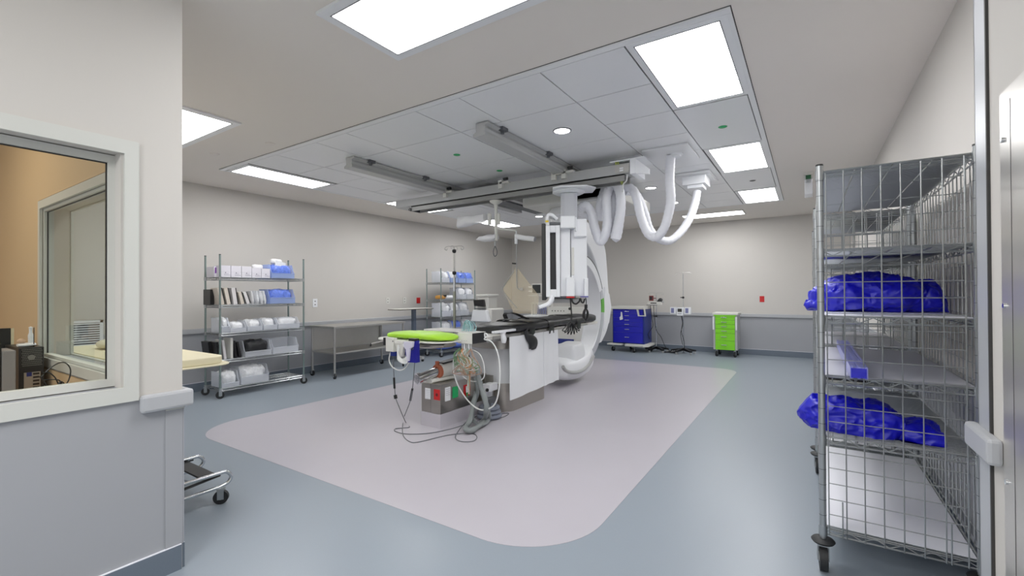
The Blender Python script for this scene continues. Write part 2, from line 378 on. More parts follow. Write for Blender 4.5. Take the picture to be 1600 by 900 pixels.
b = MB().use(BLACK).cyl((-5.17, 5.0, 2.70), (-5.17, 5.24, 2.70), .025); b.build('end_stop', parent=t)
for x in (-4.4, -3.42, -2.62, -2.48):
    b = MB().use(WHITE2).box((x-.04, 4.955, 2.79), (x+.02, 5.0, 2.90)).box((x-.02, 4.955, 2.85), (x+.12, 5.02, 2.875)); b.use(BLACK).cyl((x+.06, 4.94, 2.90), (x+.12, 4.94, 2.90), .02); b.build('roller_bracket', parent=t)
b = MB().use(WHITE).box((-1.66, 4.95, 2.72), (-1.60, 5.3, 2.89)).box((-1.9, 4.96, 2.885), (-1.5, 5.3, 2.895)).prism([(-1.60, 2.885), (-1.45, 2.75), (-1.45, 2.69), (-1.60, 2.72)], 'y', 4.96, 4.99); b.build('end_bracket', parent=t)
b = MB().use(STEELF).box((-1.85, 4.985, 2.76), (-1.68, 5.0, 2.85)); b.use(WHITE).box((-1.79, 4.98, 2.80), (-1.75, 4.985, 2.815)).box((-1.79, 4.98, 2.775), (-1.75, 4.985, 2.79)); b.build('socket_plate', parent=t)
# hose carrier tray beyond the beam
b = MB().use(GREYM).box((-2.6, 5.46, 2.62), (-2.1, 5.68, 2.74)).box((-2.6, 5.46, 2.60), (-2.1, 5.48, 2.76)); b.build('hose_tray', label='grey hose tray hanging behind the right end of the cross beam', cat='hose tray', bevel=.004)
b = MB().use(GREYD); b.prism([(-4.25, 2.86), (-4.05, 2.86), (-4.05, 2.9), (-4.25, 2.9)], 'y', 5.3, 7.3); b.use(GREYM).box((-4.28, 5.3, 2.89), (-3.7, 7.25, 2.92)).box((-4.15, 5.6, 2.92), (-4.12, 5.64, 2.987)).box((-4.15, 6.9, 2.92), (-4.12, 6.94, 2.987)).box((-3.8, 5.4, 2.80), (-3.72, 7.0, 2.92)); b.build('cable_tray', label='dark cable tray beside the left ceiling rail behind the beam', cat='cable tray')
# ceiling plates with hose outlets
t = thing('hose_outlet', 'flat square ceiling plate with one white hose dropping from it', 'hose outlet', (-1.25, 5.3, 2.95))
b = MB().use(PANEL).box((-1.55, 5.03, 2.965), (-1.06, 5.66, 2.985)); b.build('plate', parent=t, bevel=.003)
b = MB().use(WHITE).lathe((-1.245, 5.33, 0), [(.07, 2.965), (.065, 2.955), (.05, 2.95), (.05, 2.93), (.001, 2.93)], 20); b.build('collar', parent=t)
t = thing('hose_outlet', 'white junction box under the ceiling with one hose dropping from it', 'hose outlet', (-1.3, 6.7, 2.85))
b = MB().use(PANEL).box((-1.55, 6.3, 2.965), (-1.06, 6.95, 2.985)); b.build('plate', parent=t, bevel=.003)
b = MB().use(WHITE).box((-1.43, 6.42, 2.845), (-1.13, 6.75, 2.965)); b.build('housing', parent=t, bevel=.008)
b = MB().use(WHITE).box((-1.37, 6.45, 2.80), (-1.17, 6.7, 2.845)).box((-1.50, 6.40, 2.955), (-1.08, 6.85, 2.965)); b.build('collar', parent=t, bevel=.006)
def hose(pts, r, label, m=HOSE, rib=True, k=8, n=12, name='hose', cat='hose', grp=None):
    b = MB().use(m)
    P = cat_(pts, k)
    L = len(P)
    b.tube(P, r, n, rf=(lambda t: r*(1+.05*math.sin(t*L*PI*.66))) if rib else None)
    return b.build(name, label=label, cat=cat, group=grp)
def pp(pts, Y0, Y1=None):
    n = len(pts); Y1 = Y0 if Y1 is None else Y1
    return [at(p[0], p[1], Y=Y0+(Y1-Y0)*i/(n-1)) for i, p in enumerate(pts)]
hose(pp([(1048, 243), (1047, 262), (1046.5, 284), (1048, 313), (1043, 340), (1036.7, 358), (1026, 370), (1013, 365), (1002, 340), (995.6, 313), (989, 297), (975, 291)], 5.33, 5.5), .053, 'fat white ribbed hose dropping from the flat ceiling plate', k=10)
hose(pp([(1089, 300), (1086, 318), (1078, 340), (1064, 362), (1046.7, 376), (1029, 373), (1015, 358), (1008, 335), (998, 310), (989, 300), (977, 299)], 6.55, 5.6), .052, 'fat white hose dropping from the ceiling junction box', k=10)
hose(pp([(903, 338), (906, 328), (915.6, 321), (924, 333), (929, 355), (938, 377), (947, 362), (949, 335), (948, 307), (954, 290), (962, 286), (969, 302), (969.5, 329), (965, 355), (961, 374)], 5.35, 5.35), .058, 'white looping hose from the display column, in front', k=10)
hose(pp([(935, 345), (937, 322), (943, 300), (951, 288), (957, 292), (958, 320), (957, 350), (963, 372), (968, 350), (971, 320), (968, 297), (962, 290)], 5.5, 5.45), .052, 'white looping hose behind the front loop under the tray', k=10)
b = MB().use(STRAP); b.tube(pp([(962, 252), (965, 268), (972, 288)], 4.97, 5.2), .012, 4); b.tube(pp([(965, 252), (971, 270), (973, 288)], 4.97, 5.2), .008, 4); b.build('lashing_strap', label='olive yellow strap tied round the beam above the hoses', cat='strap')
b = MB().use(CABW).tube(pp([(980, 273), (979, 282), (974, 288), (973, 300)], 5.0, 5.2), .009, 6, k=4); b.build('hook_cord', label='short white cord hooked to the beam end bracket', cat='cord')
# ================================================================== C-ARM
t = thing('c_arm', 'large white ceiling-hung C-arm x-ray gantry with green strip', 'c-arm', (-3.1, 6.63, 0.08))
b = MB().use(WHITE2).box((-3.55, 5.7, 2.66), (-2.1, 7.25, 2.83)); b.build('carriage', parent=t, bevel=.03)
b = MB().use(GREYD).box((-3.45, 5.75, 2.83), (-2.2, 7.2, 2.885)); b.build('carriage_wheels', parent=t)
b = MB().use(WHITE).lathe((-3.02, 6.25, 0), [(.001, 2.52), (.29, 2.52), (.33, 2.55), (.33, 2.62), (.30, 2.66)], 40); b.build('pivot', parent=t)
yc, zc = 6.63, 1.12
outer = [(6.0, 2.56), (6.45, 2.6), (6.95, 2.56), (7.35, 2.45), (7.68, 2.22), (7.78, 1.9), (7.83, 1.55), (7.9, 1.2), (7.9, .95), (7.75, .7), (7.5, .52)]
inner = [(7.28, .50), (7.42, .8), (7.5, 1.12), (7.46, 1.45), (7.36, 1.75), (7.12, 2.05), (6.8, 2.25), (6.4, 2.34), (6.0, 2.38)]
b = MB().use(WHITE).prism([(p.x, p.y) for p in cat_([(y, z, 0) for y, z in outer], 5)]+[(p.x, p.y) for p in cat_([(y, z, 0) for y, z in inner], 5)], 'x', -3.36, -3.04, True); b.build('support_arm', parent=t, bevel=.03)
b = MB().use(WHITE).prism([(7.56, .70), (7.82, .85), (7.93, 1.13), (7.84, 1.36), (7.62, 1.5), (7.56, 1.1)], 'x', -3.06, -3.015); b.build('arm_cover', parent=t, bevel=.03)
b = MB().use(WHITE).arcbox(yc, zc, .735, .875, -108, 112, -3.25, -3.0, 60); b.build('c_ring', parent=t, bevel=.012)
b = MB().use(GREYM).arcbox(yc, zc, .872, .885, -70, 100, -3.2, -3.05, 60); b.use(GREYD).arcbox(yc, zc, .876, .884, 22, 95, -3.03, -2.998, 30); b.build('guide_rail', parent=t)
b = MB().use(mat('pale_groove', (188, 190, 196), .3)); b.arcbox(yc, zc, .75, .86, -62, 22, -3.0, -2.992, 40); b.build('edge_strip', parent=t)
b = MB().use(GREENL); b.arcbox(yc, zc, .745, .865, -5, 12, -2.998, -2.985, 12); b.build('green_strip', parent=t, label='green strip on the ring edge')
# x-ray tube housing at the bottom
b = MB().use(WHITE)
b.lump([((-3.22, 5.90, .26), .10, .07), ((-3.22, 5.98, .25), .25, .14), ((-3.22, 6.25, .235), .31, .175), ((-3.2, 6.55, .25), .31, .18), ((-3.17, 6.82, .32), .26, .16), ((-3.14, 7.02, .45), .14, .1)], e=.6, amp=0, k=6); b.build('tube_housing', parent=t)
b = MB().use(WHITE); b.lump([((-3.13, 6.42, .34), .19, .22), ((-3.13, 6.42, .5), .185, .215), ((-3.13, 6.43, .58), .17, .19), ((-3.13, 6.43, .60), .14, .16)], up=(0, 1, 0), e=.4, amp=0, k=5); b.build('collimator', parent=t)
b = MB().use(GREYM); b.tube([at(px, py, X=-2.885) for px, py in ((879.5, 573), (884, 579), (893, 582), (904, 581), (914, 576), (922, 567), (927, 556))], .026, 8, k=5); b.build('bumper_strip', parent=t)
b = MB().use(WHITE).box((-3.35, 6.1, 1.72), (-2.9, 6.55, 1.95)); b.use(GREYD).box((-3.33, 6.12, 1.68), (-2.92, 6.53, 1.72)); b.build('detector', parent=t, bevel=.02)
# ================================================================== SUSPENDED DISPLAY
O = Vector((-2.49, 5.1, 0)); ang = math.atan2(.475, .88)
DM = T(O.x, O.y, 0, ang); SC = 124.5
eX = Vector((math.cos(ang), math.sin(ang), 0)); eY = Vector((-math.sin(ang), math.cos(ang), 0))
def LP(px, py, y):
    d = cf+cr*((px-CX)/F)-cu*((py-CY)/F); t_ = ((O+eY*y)-Vector((0, 0, H))).dot(eY)/d.dot(eY); return Vector((0, 0, H))+d*t_
def lx(px, y=-.42): return (LP(px, 410, y)-O).dot(eX)
def lz(py, y=-.42): return LP(885, py, y).z
t = thing('suspended_display', 'huge flat display on a white ceiling column, seen edge on', 'display', (O.x, O.y, 1.25))
b = MB().use(WHITE).prism([(-.2, -.2), (-.1, -.28), (.2, -.28), (.32, -.16), (.3, .1), (-.2, .12)], 'z', 2.652, 2.668).lathe((0, 0, 0), [(.2, 2.655), (.2, 2.64), (.16, 2.62)], 32)
for v in b.bm.verts: v.co = DM @ v.co
b.build('ceiling_plate', parent=t)
b = MB().use(BLACK).lathe((O.x, O.y, 0), [(.13, 2.64), (.13, 2.628), (.11, 2.628)], 32); b.build('bearing_ring', parent=t)
b = MB().use(mat('column_grey', (196, 198, 204), .3)); b.prism([(-.10, -.09), (-.06, -.11), (.06, -.11), (.10, -.09), (.10, .10), (-.10, .10)], 'z', 2.3, 2.62)
for v in b.bm.verts: v.co = DM @ v.co
b.build('column', parent=t, bevel=.008)
def dbox(name, m, *bx, bevel=.006, label=None):
    b = MB().use(m)
    for x0, x1, y0, y1, z0, z1 in bx: b.box((x0, y0, z0), (x1, y1, z1), DM)
    return b.build(name, parent=t, bevel=bevel, label=label)
dbox('screen', BLACK, (lx(846.5), lx(852.8), -.42, .95, lz(469), lz(348.5)), bevel=.006)
dbox('bezel', GREYD, (lx(852.8), lx(854), -.41, .94, lz(468), lz(350)))
# carrying frame with slot (outline seen from the front)
fr = MB().use(WHITE)
def slab(b, pts, y0, y1): 
    A = [b.bm.verts.new(DM @ Vector((x, y0, z))) for x, z in pts]; B = [b.bm.verts.new(DM @ Vector((x, y1, z))) for x, z in pts]; n = len(pts)
    b.face(A[::-1]); b.face(B)
    for j in range(n): b.face([A[j], A[(j+1) % n], B[(j+1) % n], B[j]])
x0, xs0, xs1, x1 = lx(853), lx(859.6), lx(868.5), lx(875)
zt, zst, zsb, zb = lz(352), lz(363), lz(452), lz(464)
slab(fr, [(x0, zb), (xs0, zb), (xs0, zt), (x0, zt)], -.44, -.38)
slab(fr, [(xs1+.005, zb), (x1, zb), (x1, zt), (xs1-.0, zt)], -.44, -.38)
slab(fr, [(xs0, zst), (xs1, zst+.0), (xs1, zt), (xs0, zt)], -.44, -.38); slab(fr, [(xs0, zb), (xs1+.005, zb), (xs1+.005, zsb), (xs0, zsb)], -.44, -.38)
fr.box((x0, -.38, zb), (x1, .9, zb+.03), DM); fr.box((x0, -.38, zt-.03), (x1, .9, zt), DM)
fr.build('side_frame', parent=t, bevel=.005)
dbox('slot_backing', BLACK, (xs0-.01, xs1+.015, -.375, -.36, zsb-.01, zst+.01), bevel=0)
b = MB().use(WHITE); b.tube([DM @ Vector(p) for p in ((lx(856), -.44, lz(352)), (lx(855), -.45, lz(342)), (lx(857.5), -.45, lz(336)), (lx(863), -.44, lz(336)), (lx(871), -.42, lz(342)))], .019, 8, k=5); b.build('top_handle', parent=t)
b = MB().use(YELLOW).box((lx(852.5), -.48, lz(348)), (lx(857.5), -.472, lz(345)), DM); b.build('warning_sticker', parent=t, label='small yellow sticker')
b = MB().use(GREYD).box((lx(859), -.40, lz(350)), (lx(876), -.3, lz(346.5)), DM); b.use(CHROME).box((lx(860), -.36, lz(345)), (lx(868), -.3, lz(339)), DM); b.build('hinge', parent=t)
b = MB().use(WHITE); b.tube([DM @ Vector(p) for p in ((lx(862), -.42, lz(462)), (lx(861), -.44, lz(469)), (lx(857), -.5, lz(474)), (lx(850), -.55, lz(477)), (lx(842), -.58, lz(479.5)))], .03, 8, k=5, rf=lambda q: .034-.014*q); b.build('bottom_handle', parent=t)
dbox('housing', WHITE, (lx(875, -.36), lx(891.3, -.36), -.36, .7, lz(463, -.36), lz(345, -.36)), (lx(892, -.3), lx(917.5, -.3), -.30, .6, lz(463, -.3), lz(345, -.3)), bevel=.01)
dbox('housing_rib', WHITE2, (lx(893, -.3), lx(897, -.3), -.315, -.3, lz(430, -.3), lz(387, -.3)), bevel=.003)
dbox('bracket', WHITE, (lx(876), lx(899), -.46, .2, lz(357), lz(338)), (lx(897), lx(918), -.36, .2, lz(369), lz(341)), (lx(899), lx(902), -.40, -.3, lz(361), lz(339)), bevel=.012)
dbox('grip', WHITE, (lx(884.5), lx(897.5), -.43, -.3, lz(463), lz(433)), bevel=.006); dbox('grip', WHITE, (lx(913), lx(919.5), -.38, -.28, lz(463), lz(435)), bevel=.006)
dbox('marker', RED, (lx(885), lx(897), -.435, -.31, lz(465.5), lz(463.4)), bevel=0, label='thin red marker'); dbox('marker', mat('blue_marker', (70, 60, 170), .4), (lx(907), lx(919.5), -.385, -.3, lz(464.5), lz(463.3)), bevel=0, label='thin blue marker')
dbox('base_channel', GREYD, (lx(866), lx(900), -.34, .6, lz(466), lz(463)), bevel=0)
dbox('lower_tray', GREYM, (lx(862), lx(912), -.25, .5, lz(474), lz(467)), bevel=.005)
# cables under display
def dc(pts, r, label, m=BLACK, k=6, y=-.38):
    b = MB().use(m).tube([DM @ Vector((lx(p[0]), y, lz(p[1]))) for p in pts], r, 6, k=k); return b
b = dc([(891, 466), (892, 480), (893, 495), (892, 502)], .008, '')
for i in range(7):
    a = -55+i*18; q = [(892, 503)]
    for s in (.3, .6, .85, 1.0): q.append((892+math.sin(math.radians(a))*17*s, 503+math.cos(math.radians(a))*17*s+4*s*s))
    q += [(892+math.sin(math.radians(a+10))*12, 503+14), (893, 504)]
    b.tube([DM @ Vector((lx(p[0]), -.38+.012*i, lz(p[1]))) for p in q], .006, 5, k=4)
b.build('coiled_cable', label='black coiled cable bundle hanging under the display left grip', cat='cable')
b = dc([(915, 465), (916, 472), (915.5, 478)], .006, ''); b.cyl(DM @ Vector((lx(915.5), -.38, lz(476))), DM @ Vector((lx(915.5), -.38, lz(482))), .018)
for i in range(5):
    w = 1.5+i*.6; b.tube([DM @ Vector((lx(px), -.38+.008*i, lz(py))) for px, py in ((915.5, 481), (915.5-w, 488), (915-w, 496), (915, 501), (915+w, 496), (915.5+w, 488), (915.5, 481))], .007, 5, k=4)
b.tube([DM @ Vector((lx(px), -.38, lz(py))) for px, py in ((914, 498), (915.5, 503), (913, 504.5))], .004, 5, k=3)
b.build('coiled_cable', label='small black cable hank hanging beside the C-arm ring', cat='cable')
b = dc([(893, 467), (895, 473), (900, 475), (905, 471), (906, 466)], .01, ''); b.tube([DM @ Vector((lx(px), -.34, lz(py))) for px, py in ((907, 466), (909, 472), (912, 473), (914, 467))], .01, 6, k=4); b.build('cable_loop', label='short thick black cable loops right under the display', cat='cable')
# ================================================================== BOOM WITH WRAPPED ARMS + SHIELD
Ya = 5.12
def A(px, py, Y=Ya): return at(px, py, Y=Y)
t = thing('shield_boom', 'thin white column under the beam carrying plastic-wrapped folding arms', 'boom', A(775, 376))
b = MB().use(WHITE2); p0 = A(775, 313.5); b.lathe((p0.x, p0.y, 0), [(.09, 2.672), (.085, 2.655), (.03, 2.62), (.022, 2.55)], 24); b.cyl((p0.x, p0.y, 2.6), (p0.x, p0.y, A(775, 376).z), .022); b.build('column', parent=t)
for px in (765, 779.5):
    b = MB().use(WHITE2); q = A(px, 334); q2 = A(px, 351); b.cyl(q, q2, .028 if px < 770 else .022); b.build('joint', parent=t)
b = MB().use(CLEARW); b.lump([(A(758, 340), .05, .055), (A(745, 342), .06, .06), (A(730, 345), .07, .075), (A(716, 347), .03, .08)], amp=.02, freq=9, e=.7); b.build('wrapped_arm', parent=t, label='upper arm wrapped in white plastic')
b = MB().use(CLEARW); b.lump([(A(776, 370), .05, .035), (A(766, 372), .07, .045), (A(755, 373), .07, .04), (A(745, 374.5), .02, .01)], amp=.015, freq=9, e=.8); b.build('wrapped_arm', parent=t, label='lower arm wrapped in white plastic')
b = MB().use(GREYM); b.cyl(A(773.5, 376), A(773.5, 384), .014); b.use(GREYD).tube([A(773.5, 384), A(771, 392), (A(771.5, 398)), A(773.5, 400.5), A(776, 398), A(776.5, 392), A(774, 385)], .006, 6, k=5); b.build('hook', parent=t)
b = MB().use(WHITE2).tube([A(778, 357), A(790, 358.5), A(806, 360.5)], .012, 8); b.build('spring_arm', parent=t)
t = thing('radiation_shield', 'tan tinted diamond-shaped radiation shield hanging on a thin rod', 'shield', A(806, 490))
b = MB().use(WHITE).cyl(A(806.5, 366), A(806.5, 381), .022).cyl(A(806.5, 361), A(806.5, 368), .008); b.build('joint', parent=t)
b = MB().use(CLEARW); b.lump([(A(806, 369), .03, .025), (A(815, 371), .035, .035), (A(826, 372.5), .035, .035), (A(836, 373.5), .03, .03)], amp=.008, freq=10); b.build('wrapped_arm', parent=t)
b = MB().use(GREYM).tube([A(807, 380), A(807, 415), A(807.8, 449), A(810, 451.5), A(814, 452)], .0075, 8); b.use(STEEL).cyl(A(814.5, 451.7), at(814.5, 451.7, Y=Ya-.03), .022); b.build('hanger_rod', parent=t)
b = MB().use(BLACK).cyl(A(800.5, 411.5), A(807, 412), .01); b.build('handle', parent=t)
pts = [(805, 419), (785.5, 452), (803, 490), (840, 490), (842, 462), (809, 419)]
b = MB().use(SHIELD); V = [b.bm.verts.new(at(x, y, Y=Ya+.02)) for x, y in pts]; V2 = [b.bm.verts.new(at(x, y, Y=Ya+.03)) for x, y in pts]
b.face(V); b.face(V2[::-1])
for j in range(6): b.face([V[j], V[(j+1) % 6], V2[(j+1) % 6], V2[j]])
b.build('panel', parent=t)
b = MB().use(GREYM).tube([at(x, y, Y=Ya+.025) for x, y in ((803.5, 423), (786.5, 448), (785.5, 452), (787.5, 457), (808, 482))], .008, 8); b.build('edge_trim', parent=t)
# ================================================================== WIRE SHELVING
def shelf_mesh(L, W, z, step, rw=.0022, rp=.0042, zz=.05):
    b = MB().use(WIRE)
    for dz, r in ((0, rp), (-.032, rp)):
        for a, c in (((0, 0), (L, 0)), ((L, 0), (L, W)), ((L, W), (0, W)), ((0, W), (0, 0))): b.wire((a[0], a[1], z+dz), (c[0], c[1], z+dz), r)
    for y in (0, W):
        n = int(L/zz); P = [(L*i/n, y, z-.003 if i % 2 else z-.03) for i in range(n+1)]; b.tube(P, rw*1.35, 4)
    for x in (0, L):
        n = max(2, int(W/zz)); P = [(x, W*i/n, z-.003 if i % 2 else z-.03) for i in range(n+1)]; b.tube(P, rw*1.35, 4)
    n = int(L/step)
    for i in range(1, n): b.wire((L*i/n, 0, z), (L*i/n, W, z), rw)
    for y in (W*.25, W*.5, W*.75): b.wire((0, y, z-.006), (L, y, z-.006), rw*1.5)
    for x, y in ((0, 0), (L, 0), (L, W), (0, W)): b.cyl((x, y, z-.04), (x, y, z+.008), .0185, n=14)
    return b
def caster(parent, x, y, r=.05, disc=False, rot=0, top=None):
    top = top or 2*r+.03
    b = MB().use(WIRE); M = T(x, y, 0, rot)
    b.box((-.022, -.02, 2*r+.004), (.022, .02, 2*r+.012), M)
    fo = .024 if disc else .019
    for s in (-1, 1): b.box((-.018, s*fo-.002, r-.012), (.02, s*fo+.002, 2*r+.01), M)
    if disc: b.box((-.02, -.026, 2*r-.004), (.02, .026, 2*r+.006), M)
    b.cyl((x, y, 2*r), (x, y, top), .012); b.build('caster_fork', parent=parent)
    f = kids(parent)[-1]
    b = MB().use(RUBBER); a = Vector((math.sin(rot), -math.cos(rot), 0))*(.017 if disc else .014); c0 = Vector((x, y, r)); b.cyl(c0-a, c0+a, r, n=20); b.use(GREYM).cyl(c0-a*1.15, c0+a*1.15, r*.35, n=12); b.build('wheel', parent=f)
    if disc:
        b = MB().use(RUBBER).lathe((x, y, 0), [(.018, top+.004), (.045, top), (.052, top-.008), (.045, top-.018), (.018, top-.02)], 20); b.build('bumper_disc', parent=f)
def shelf_unit(name, label, L, W, zs, H_, loc, step=.035, pr=.0127, pm=GREENP, disc=False, liners={}, panels=False, cap=BLACK, grp=None):
    t = thing(name, label, 'shelving', (0, 0, 0), group=grp)
    for x, y in ((0, 0), (L, 0), (L, W), (0, W)):
        b = MB().use(pm).cyl((x, y, .12), (x, y, H_), pr, n=14)
        z = .2
        b.use(GREYD)
        if disc:
            while z < H_-.02: b.cyl((x, y, z), (x, y, z+.0025), pr+.0006, n=14); z += .0254*3
        b.use(cap).cyl((x, y, H_), (x, y, H_+.008), pr+.001, n=14); b.build('post', parent=t)
        caster(t, x, y, .05 if not disc else .063, disc, rnd.uniform(-.6, .6) if not disc else PI*.02)
    for z in zs:
        shelf_mesh(L, W, z, step).build('shelf', parent=t)
        if z in liners: MB().use(liners[z]).box((.02, .012, z+.003), (L-.02, W-.012, z+.006)).build('shelf_liner', parent=t)
    if panels:
        zl, zh = zs[0], zs[-1]
        def grid(b, f, n0):
            n = round(n0/.0762)
            for i in range(n+1): b.wire(f(n0*i/n, zl-.03), f(n0*i/n, zh-.01), .0028)
            m = round((zh-zl)/.0762)
            for j in range(m+1): z = zl+(zh-zl-.02)*j/m; b.wire(f(0, z), f(n0, z), .0022)
        b = MB().use(WIRE); grid(b, lambda u, z: (-.018, .045+u, z), W-.07); b.build('end_panel', parent=t)
        b = MB().use(WIRE); grid(b, lambda u, z: (L+.018, .045+u, z), W-.07); b.build('end_panel', parent=t)
        b = MB().use(WIRE); grid(b, lambda u, z: (.04+u, -.018, z), L-.08); b.build('side_panel', parent=t)
        for u in (.10, .49):
            MB().use(WIRE).wire((-.022, u, zl-.03), (-.022, u, zl+.15), .0028).build('panel_hook', parent=t)
    t.location = loc; t.rotation_euler = (0, 0, PI/2); return t
ZS = (.13, .51, .87, 1.25, 1.63)
shA = shelf_unit('wire_shelving', 'five-tier wire shelving on casters nearest the camera, stacked with cartons and packets', 1.2, .42, ZS, 1.93, (-6.6, 2.93, 0))
shB = dup(shA, (-6.72, 7.42, 0), label='far wire shelving unit of blue and white bins behind the examination table')
RZ = (.215, .67, .97, 1.272, 1.605, 2.0)
rk = shelf_unit('wire_security_rack', 'tall wire mesh security rack on casters, nearest the camera at right', 1.44, .57, RZ, 2.03, (.62, 2.765, 0), step=.022, pr=.0155, pm=WIRE, disc=True,
    liners={RZ[0]: LINER, RZ[2]: LINERG, RZ[3]: LINER, RZ[4]: LINERG, RZ[5]: LINERG}, panels=True)
rk2 = dup(rk, (.62, 4.36, 0), label='second wire mesh rack standing directly behind the nearest one')
# dark slotted trays on the rear rack
for z, h, l in ((1.605, .07, 'dark slotted tray on the upper shelf of the rear wire rack'), (1.272, .12, 'dark slotted tray on the middle shelf of the rear wire rack'), (.67, .03, 'dark slotted tray low in the rear wire rack')):
    b = MB().use(HOLES).box((.1, 4.42, z+.012), (.40, 5.3, z+.012+h)); b.use(WHITE2).box((.095, 4.41, z+.012+h), (.41, 5.32, z+.02+h)); b.box((.095, 4.405, z+.008), (.41, 4.42, z+.02)); b.build('slotted_tray', label=l, cat='tray')
# blue crumpled gowns
b = MB().use(BLUEG)
q = lambda px, py, Y: at(px, py, Y=Y)
b.lump([(q(1257, 473, 3.3), .01, .006), (q(1268, 476, 3.3), .04, .02), (q(1284, 471, 3.32), .12, .06), (q(1310, 463, 3.36), .17, .095), (q(1345, 461, 3.4), .19, .105), (q(1385, 461, 3.4), .19, .102), (q(1415, 464, 3.4), .17, .085), (q(1440, 472, 3.4), .12, .048), (q(1458, 464, 3.4), .11, .09), (q(1471, 460, 3.4), .06, .065)],
       n=110, k=20, e=.8, amp=.032, freq=9, ridge=.6, seed=3, st_=(.5, 1, 1.1), fz=1.281, fine=.009); b.build('blue_gown', label='crumpled royal blue gown bundle on the third shelf down of the near rack', cat='gown')
b = MB().use(BLUEG)
b.lump([(q(1257, 628, 2.93), .03, .05), (q(1275, 640, 2.93), .09, .075), (q(1300, 650, 2.95), .14, .095), (q(1335, 658, 2.98), .17, .10), (q(1370, 664, 2.98), .17, .10), (q(1405, 680, 2.98), .15, .08), (q(1440, 690, 2.95), .13, .09), (q(1466, 694, 2.95), .11, .075)],
       n=110, k=20, e=.8, amp=.026, freq=11, ridge=.6, seed=8, st_=(.5, 1, 1.1), fine=.008, fz=.682); b.build('blue_gown', label='royal blue gown bundle drooping from the lower shelf of the near rack', cat='gown')
b = MB().use(mat('pleated_film', (138, 142, 214), .3, noise_=.2, scale=60, stretch=(1, 1, 1)))
p0, p1 = at(1342, 592, Z=.98), at(1316, 543, Z=.98); d0 = (p1-p0); L0 = d0.length; M = T(p0.x, p0.y, .98, math.atan2(d0.y, d0.x))
for i in range(5): b.box((0, -.035+.014*i, .0+.003*(i % 2)), (L0, -.035+.014*i+.012, .055-.004*(i % 2)), M)
b.use(BLUEG).box((-.004, -.03, .004), (.03, .03, .05), M); b.build('folded_film_pack', label='long pale violet folded film pack lying on the grey shelf of the near rack', cat='pack')
# ---- goods on shelf A
XF = -6.62
def yA(px, X=XF): return at(px, 450, X=X).y
def carton(px0, px1, z, h, label, m=CARD, d=.20, X=XF, marks=True, name='carton', dx=.02, grp=None):
    y0, y1 = yA(px0, X), yA(px1, X); x = X-dx
    b = MB().use(m).box((x-d, y0+.004, z), (x, y1-.004, z+h))
    if marks: b.use(PRINT).box((x, y0+.05, z+h*.15), (x+.001, y1-.012, z+h*.18)).box((x, y0+.05, z+h*.28), (x+.001, y1-.03, z+h*.30)).cyl((x, (y0+y1)/2, z+h*.38), (x+.001, (y0+y1)/2, z+h*.38), .007, n=8).box((x, y0+.006, z+h*.45), (x+.001, y1-.006, z+h*.455))
    b.build(name, label=label, cat='box', group=grp)
zt = ZS[4]+.006
y0, y1 = yA(329, -6.85), yA(340, -6.85)
b = MB().use(CARD).box((-6.97, y0, zt), (-6.75, y1, zt+.14)); b.use(PURPLE).box((-6.75, y0+.01, zt+.05), (-6.749, (y0+y1)/2, zt+.13)); b.build('carton', label='purple-printed carton at the left end of the top shelf', cat='box')
for a, c, n in ((345, 362, 'leftmost white carton in the row of five on the top shelf'), (362, 378.5, 'second white carton from left on the top shelf'), (378.5, 394.5, 'third, middle white carton of five on the top shelf'), (394.5, 409.5, 'fourth white carton from left on the top shelf'), (409.5, 423.5, 'white carton on the top shelf touching the blue bin')):
    carton(a, c, zt, .155 if a < 380 else .135, n, grp='white cartons on the top shelf')
def bag(c, w, h, m, label, seed=0, d=.1, name='packet', cat='packet', fz=None, e=.7):
    b = MB().use(m); x, y, z = c
    b.lump([((x, y-w, z), d*.4, h*.5), ((x, y-w*.7, z), d, h), ((x, y, z), d*1.05, h*1.05), ((x, y+w*.7, z), d, h*.95), ((x, y+w, z), d*.4, h*.5)], amp=.3*h, freq=22, ridge=.45, seed=seed, e=e, fz=fz if fz is not None else z-h)
    return b.build(name, label=label, cat=cat)
def hopper(px0, px1, z, h, label, m=CLEAR, X=XF, d=.30, lo=.5, fill=None, flabel=None, lip=True, ys=None):
    y0, y1 = ys if ys else (yA(px0, X)+.005, yA(px1, X)-.005)
    if not ys and px0 < 340: y0 = 2.955
    if not ys and px1 < 344: y1 = 3.06
    x1 = X+.01; x0 = x1-d; th = .004
    t = thing('storage_bin', label, 'bin', ((x0+x1)/2, (y0+y1)/2, z))
    b = MB().use(m)
    b.box((x0, y0, z), (x1, y1, z+th)); b.box((x0, y0, z), (x0+th, y1, z+h)); b.box((x1-th, y0, z), (x1, y1, z+h*lo*.7))
    for y in (y0, y1-th): b.prism([(x0, z), (x1, z), (x1, z+h*lo*.7), (x1-.03, z+h*lo), (x1-.07, z+h), (x0, z+h)], 'y', y, y+th)
    b.build('shell', parent=t)
    b = MB().use(m).tube([(x0, y0, z+h), (x1-.07, y0, z+h), (x1-.03, y0, z+h*lo), (x1, y0, z+h*lo*.7), (x1, y1, z+h*lo*.7), (x1-.03, y1, z+h*lo), (x1-.07, y1, z+h), (x0, y1, z+h)], .005, 6); b.build('rim', parent=t)
    if fill:
        bag(((x0+x1)/2, (y0+y1)/2, z+.012+h*.46), (y1-y0)/2-.015, h*.46, fill, flabel, seed=px0, d=d*.42, name='packet_pile' if False else 'packet', cat='packet')
    return t
hopper(424, 460, zt, .2, 'blue-tinted bin at the right end of the top shelf', CLEARB, fill=BAGB, flabel='blue packets heaped in the top-shelf blue bin')
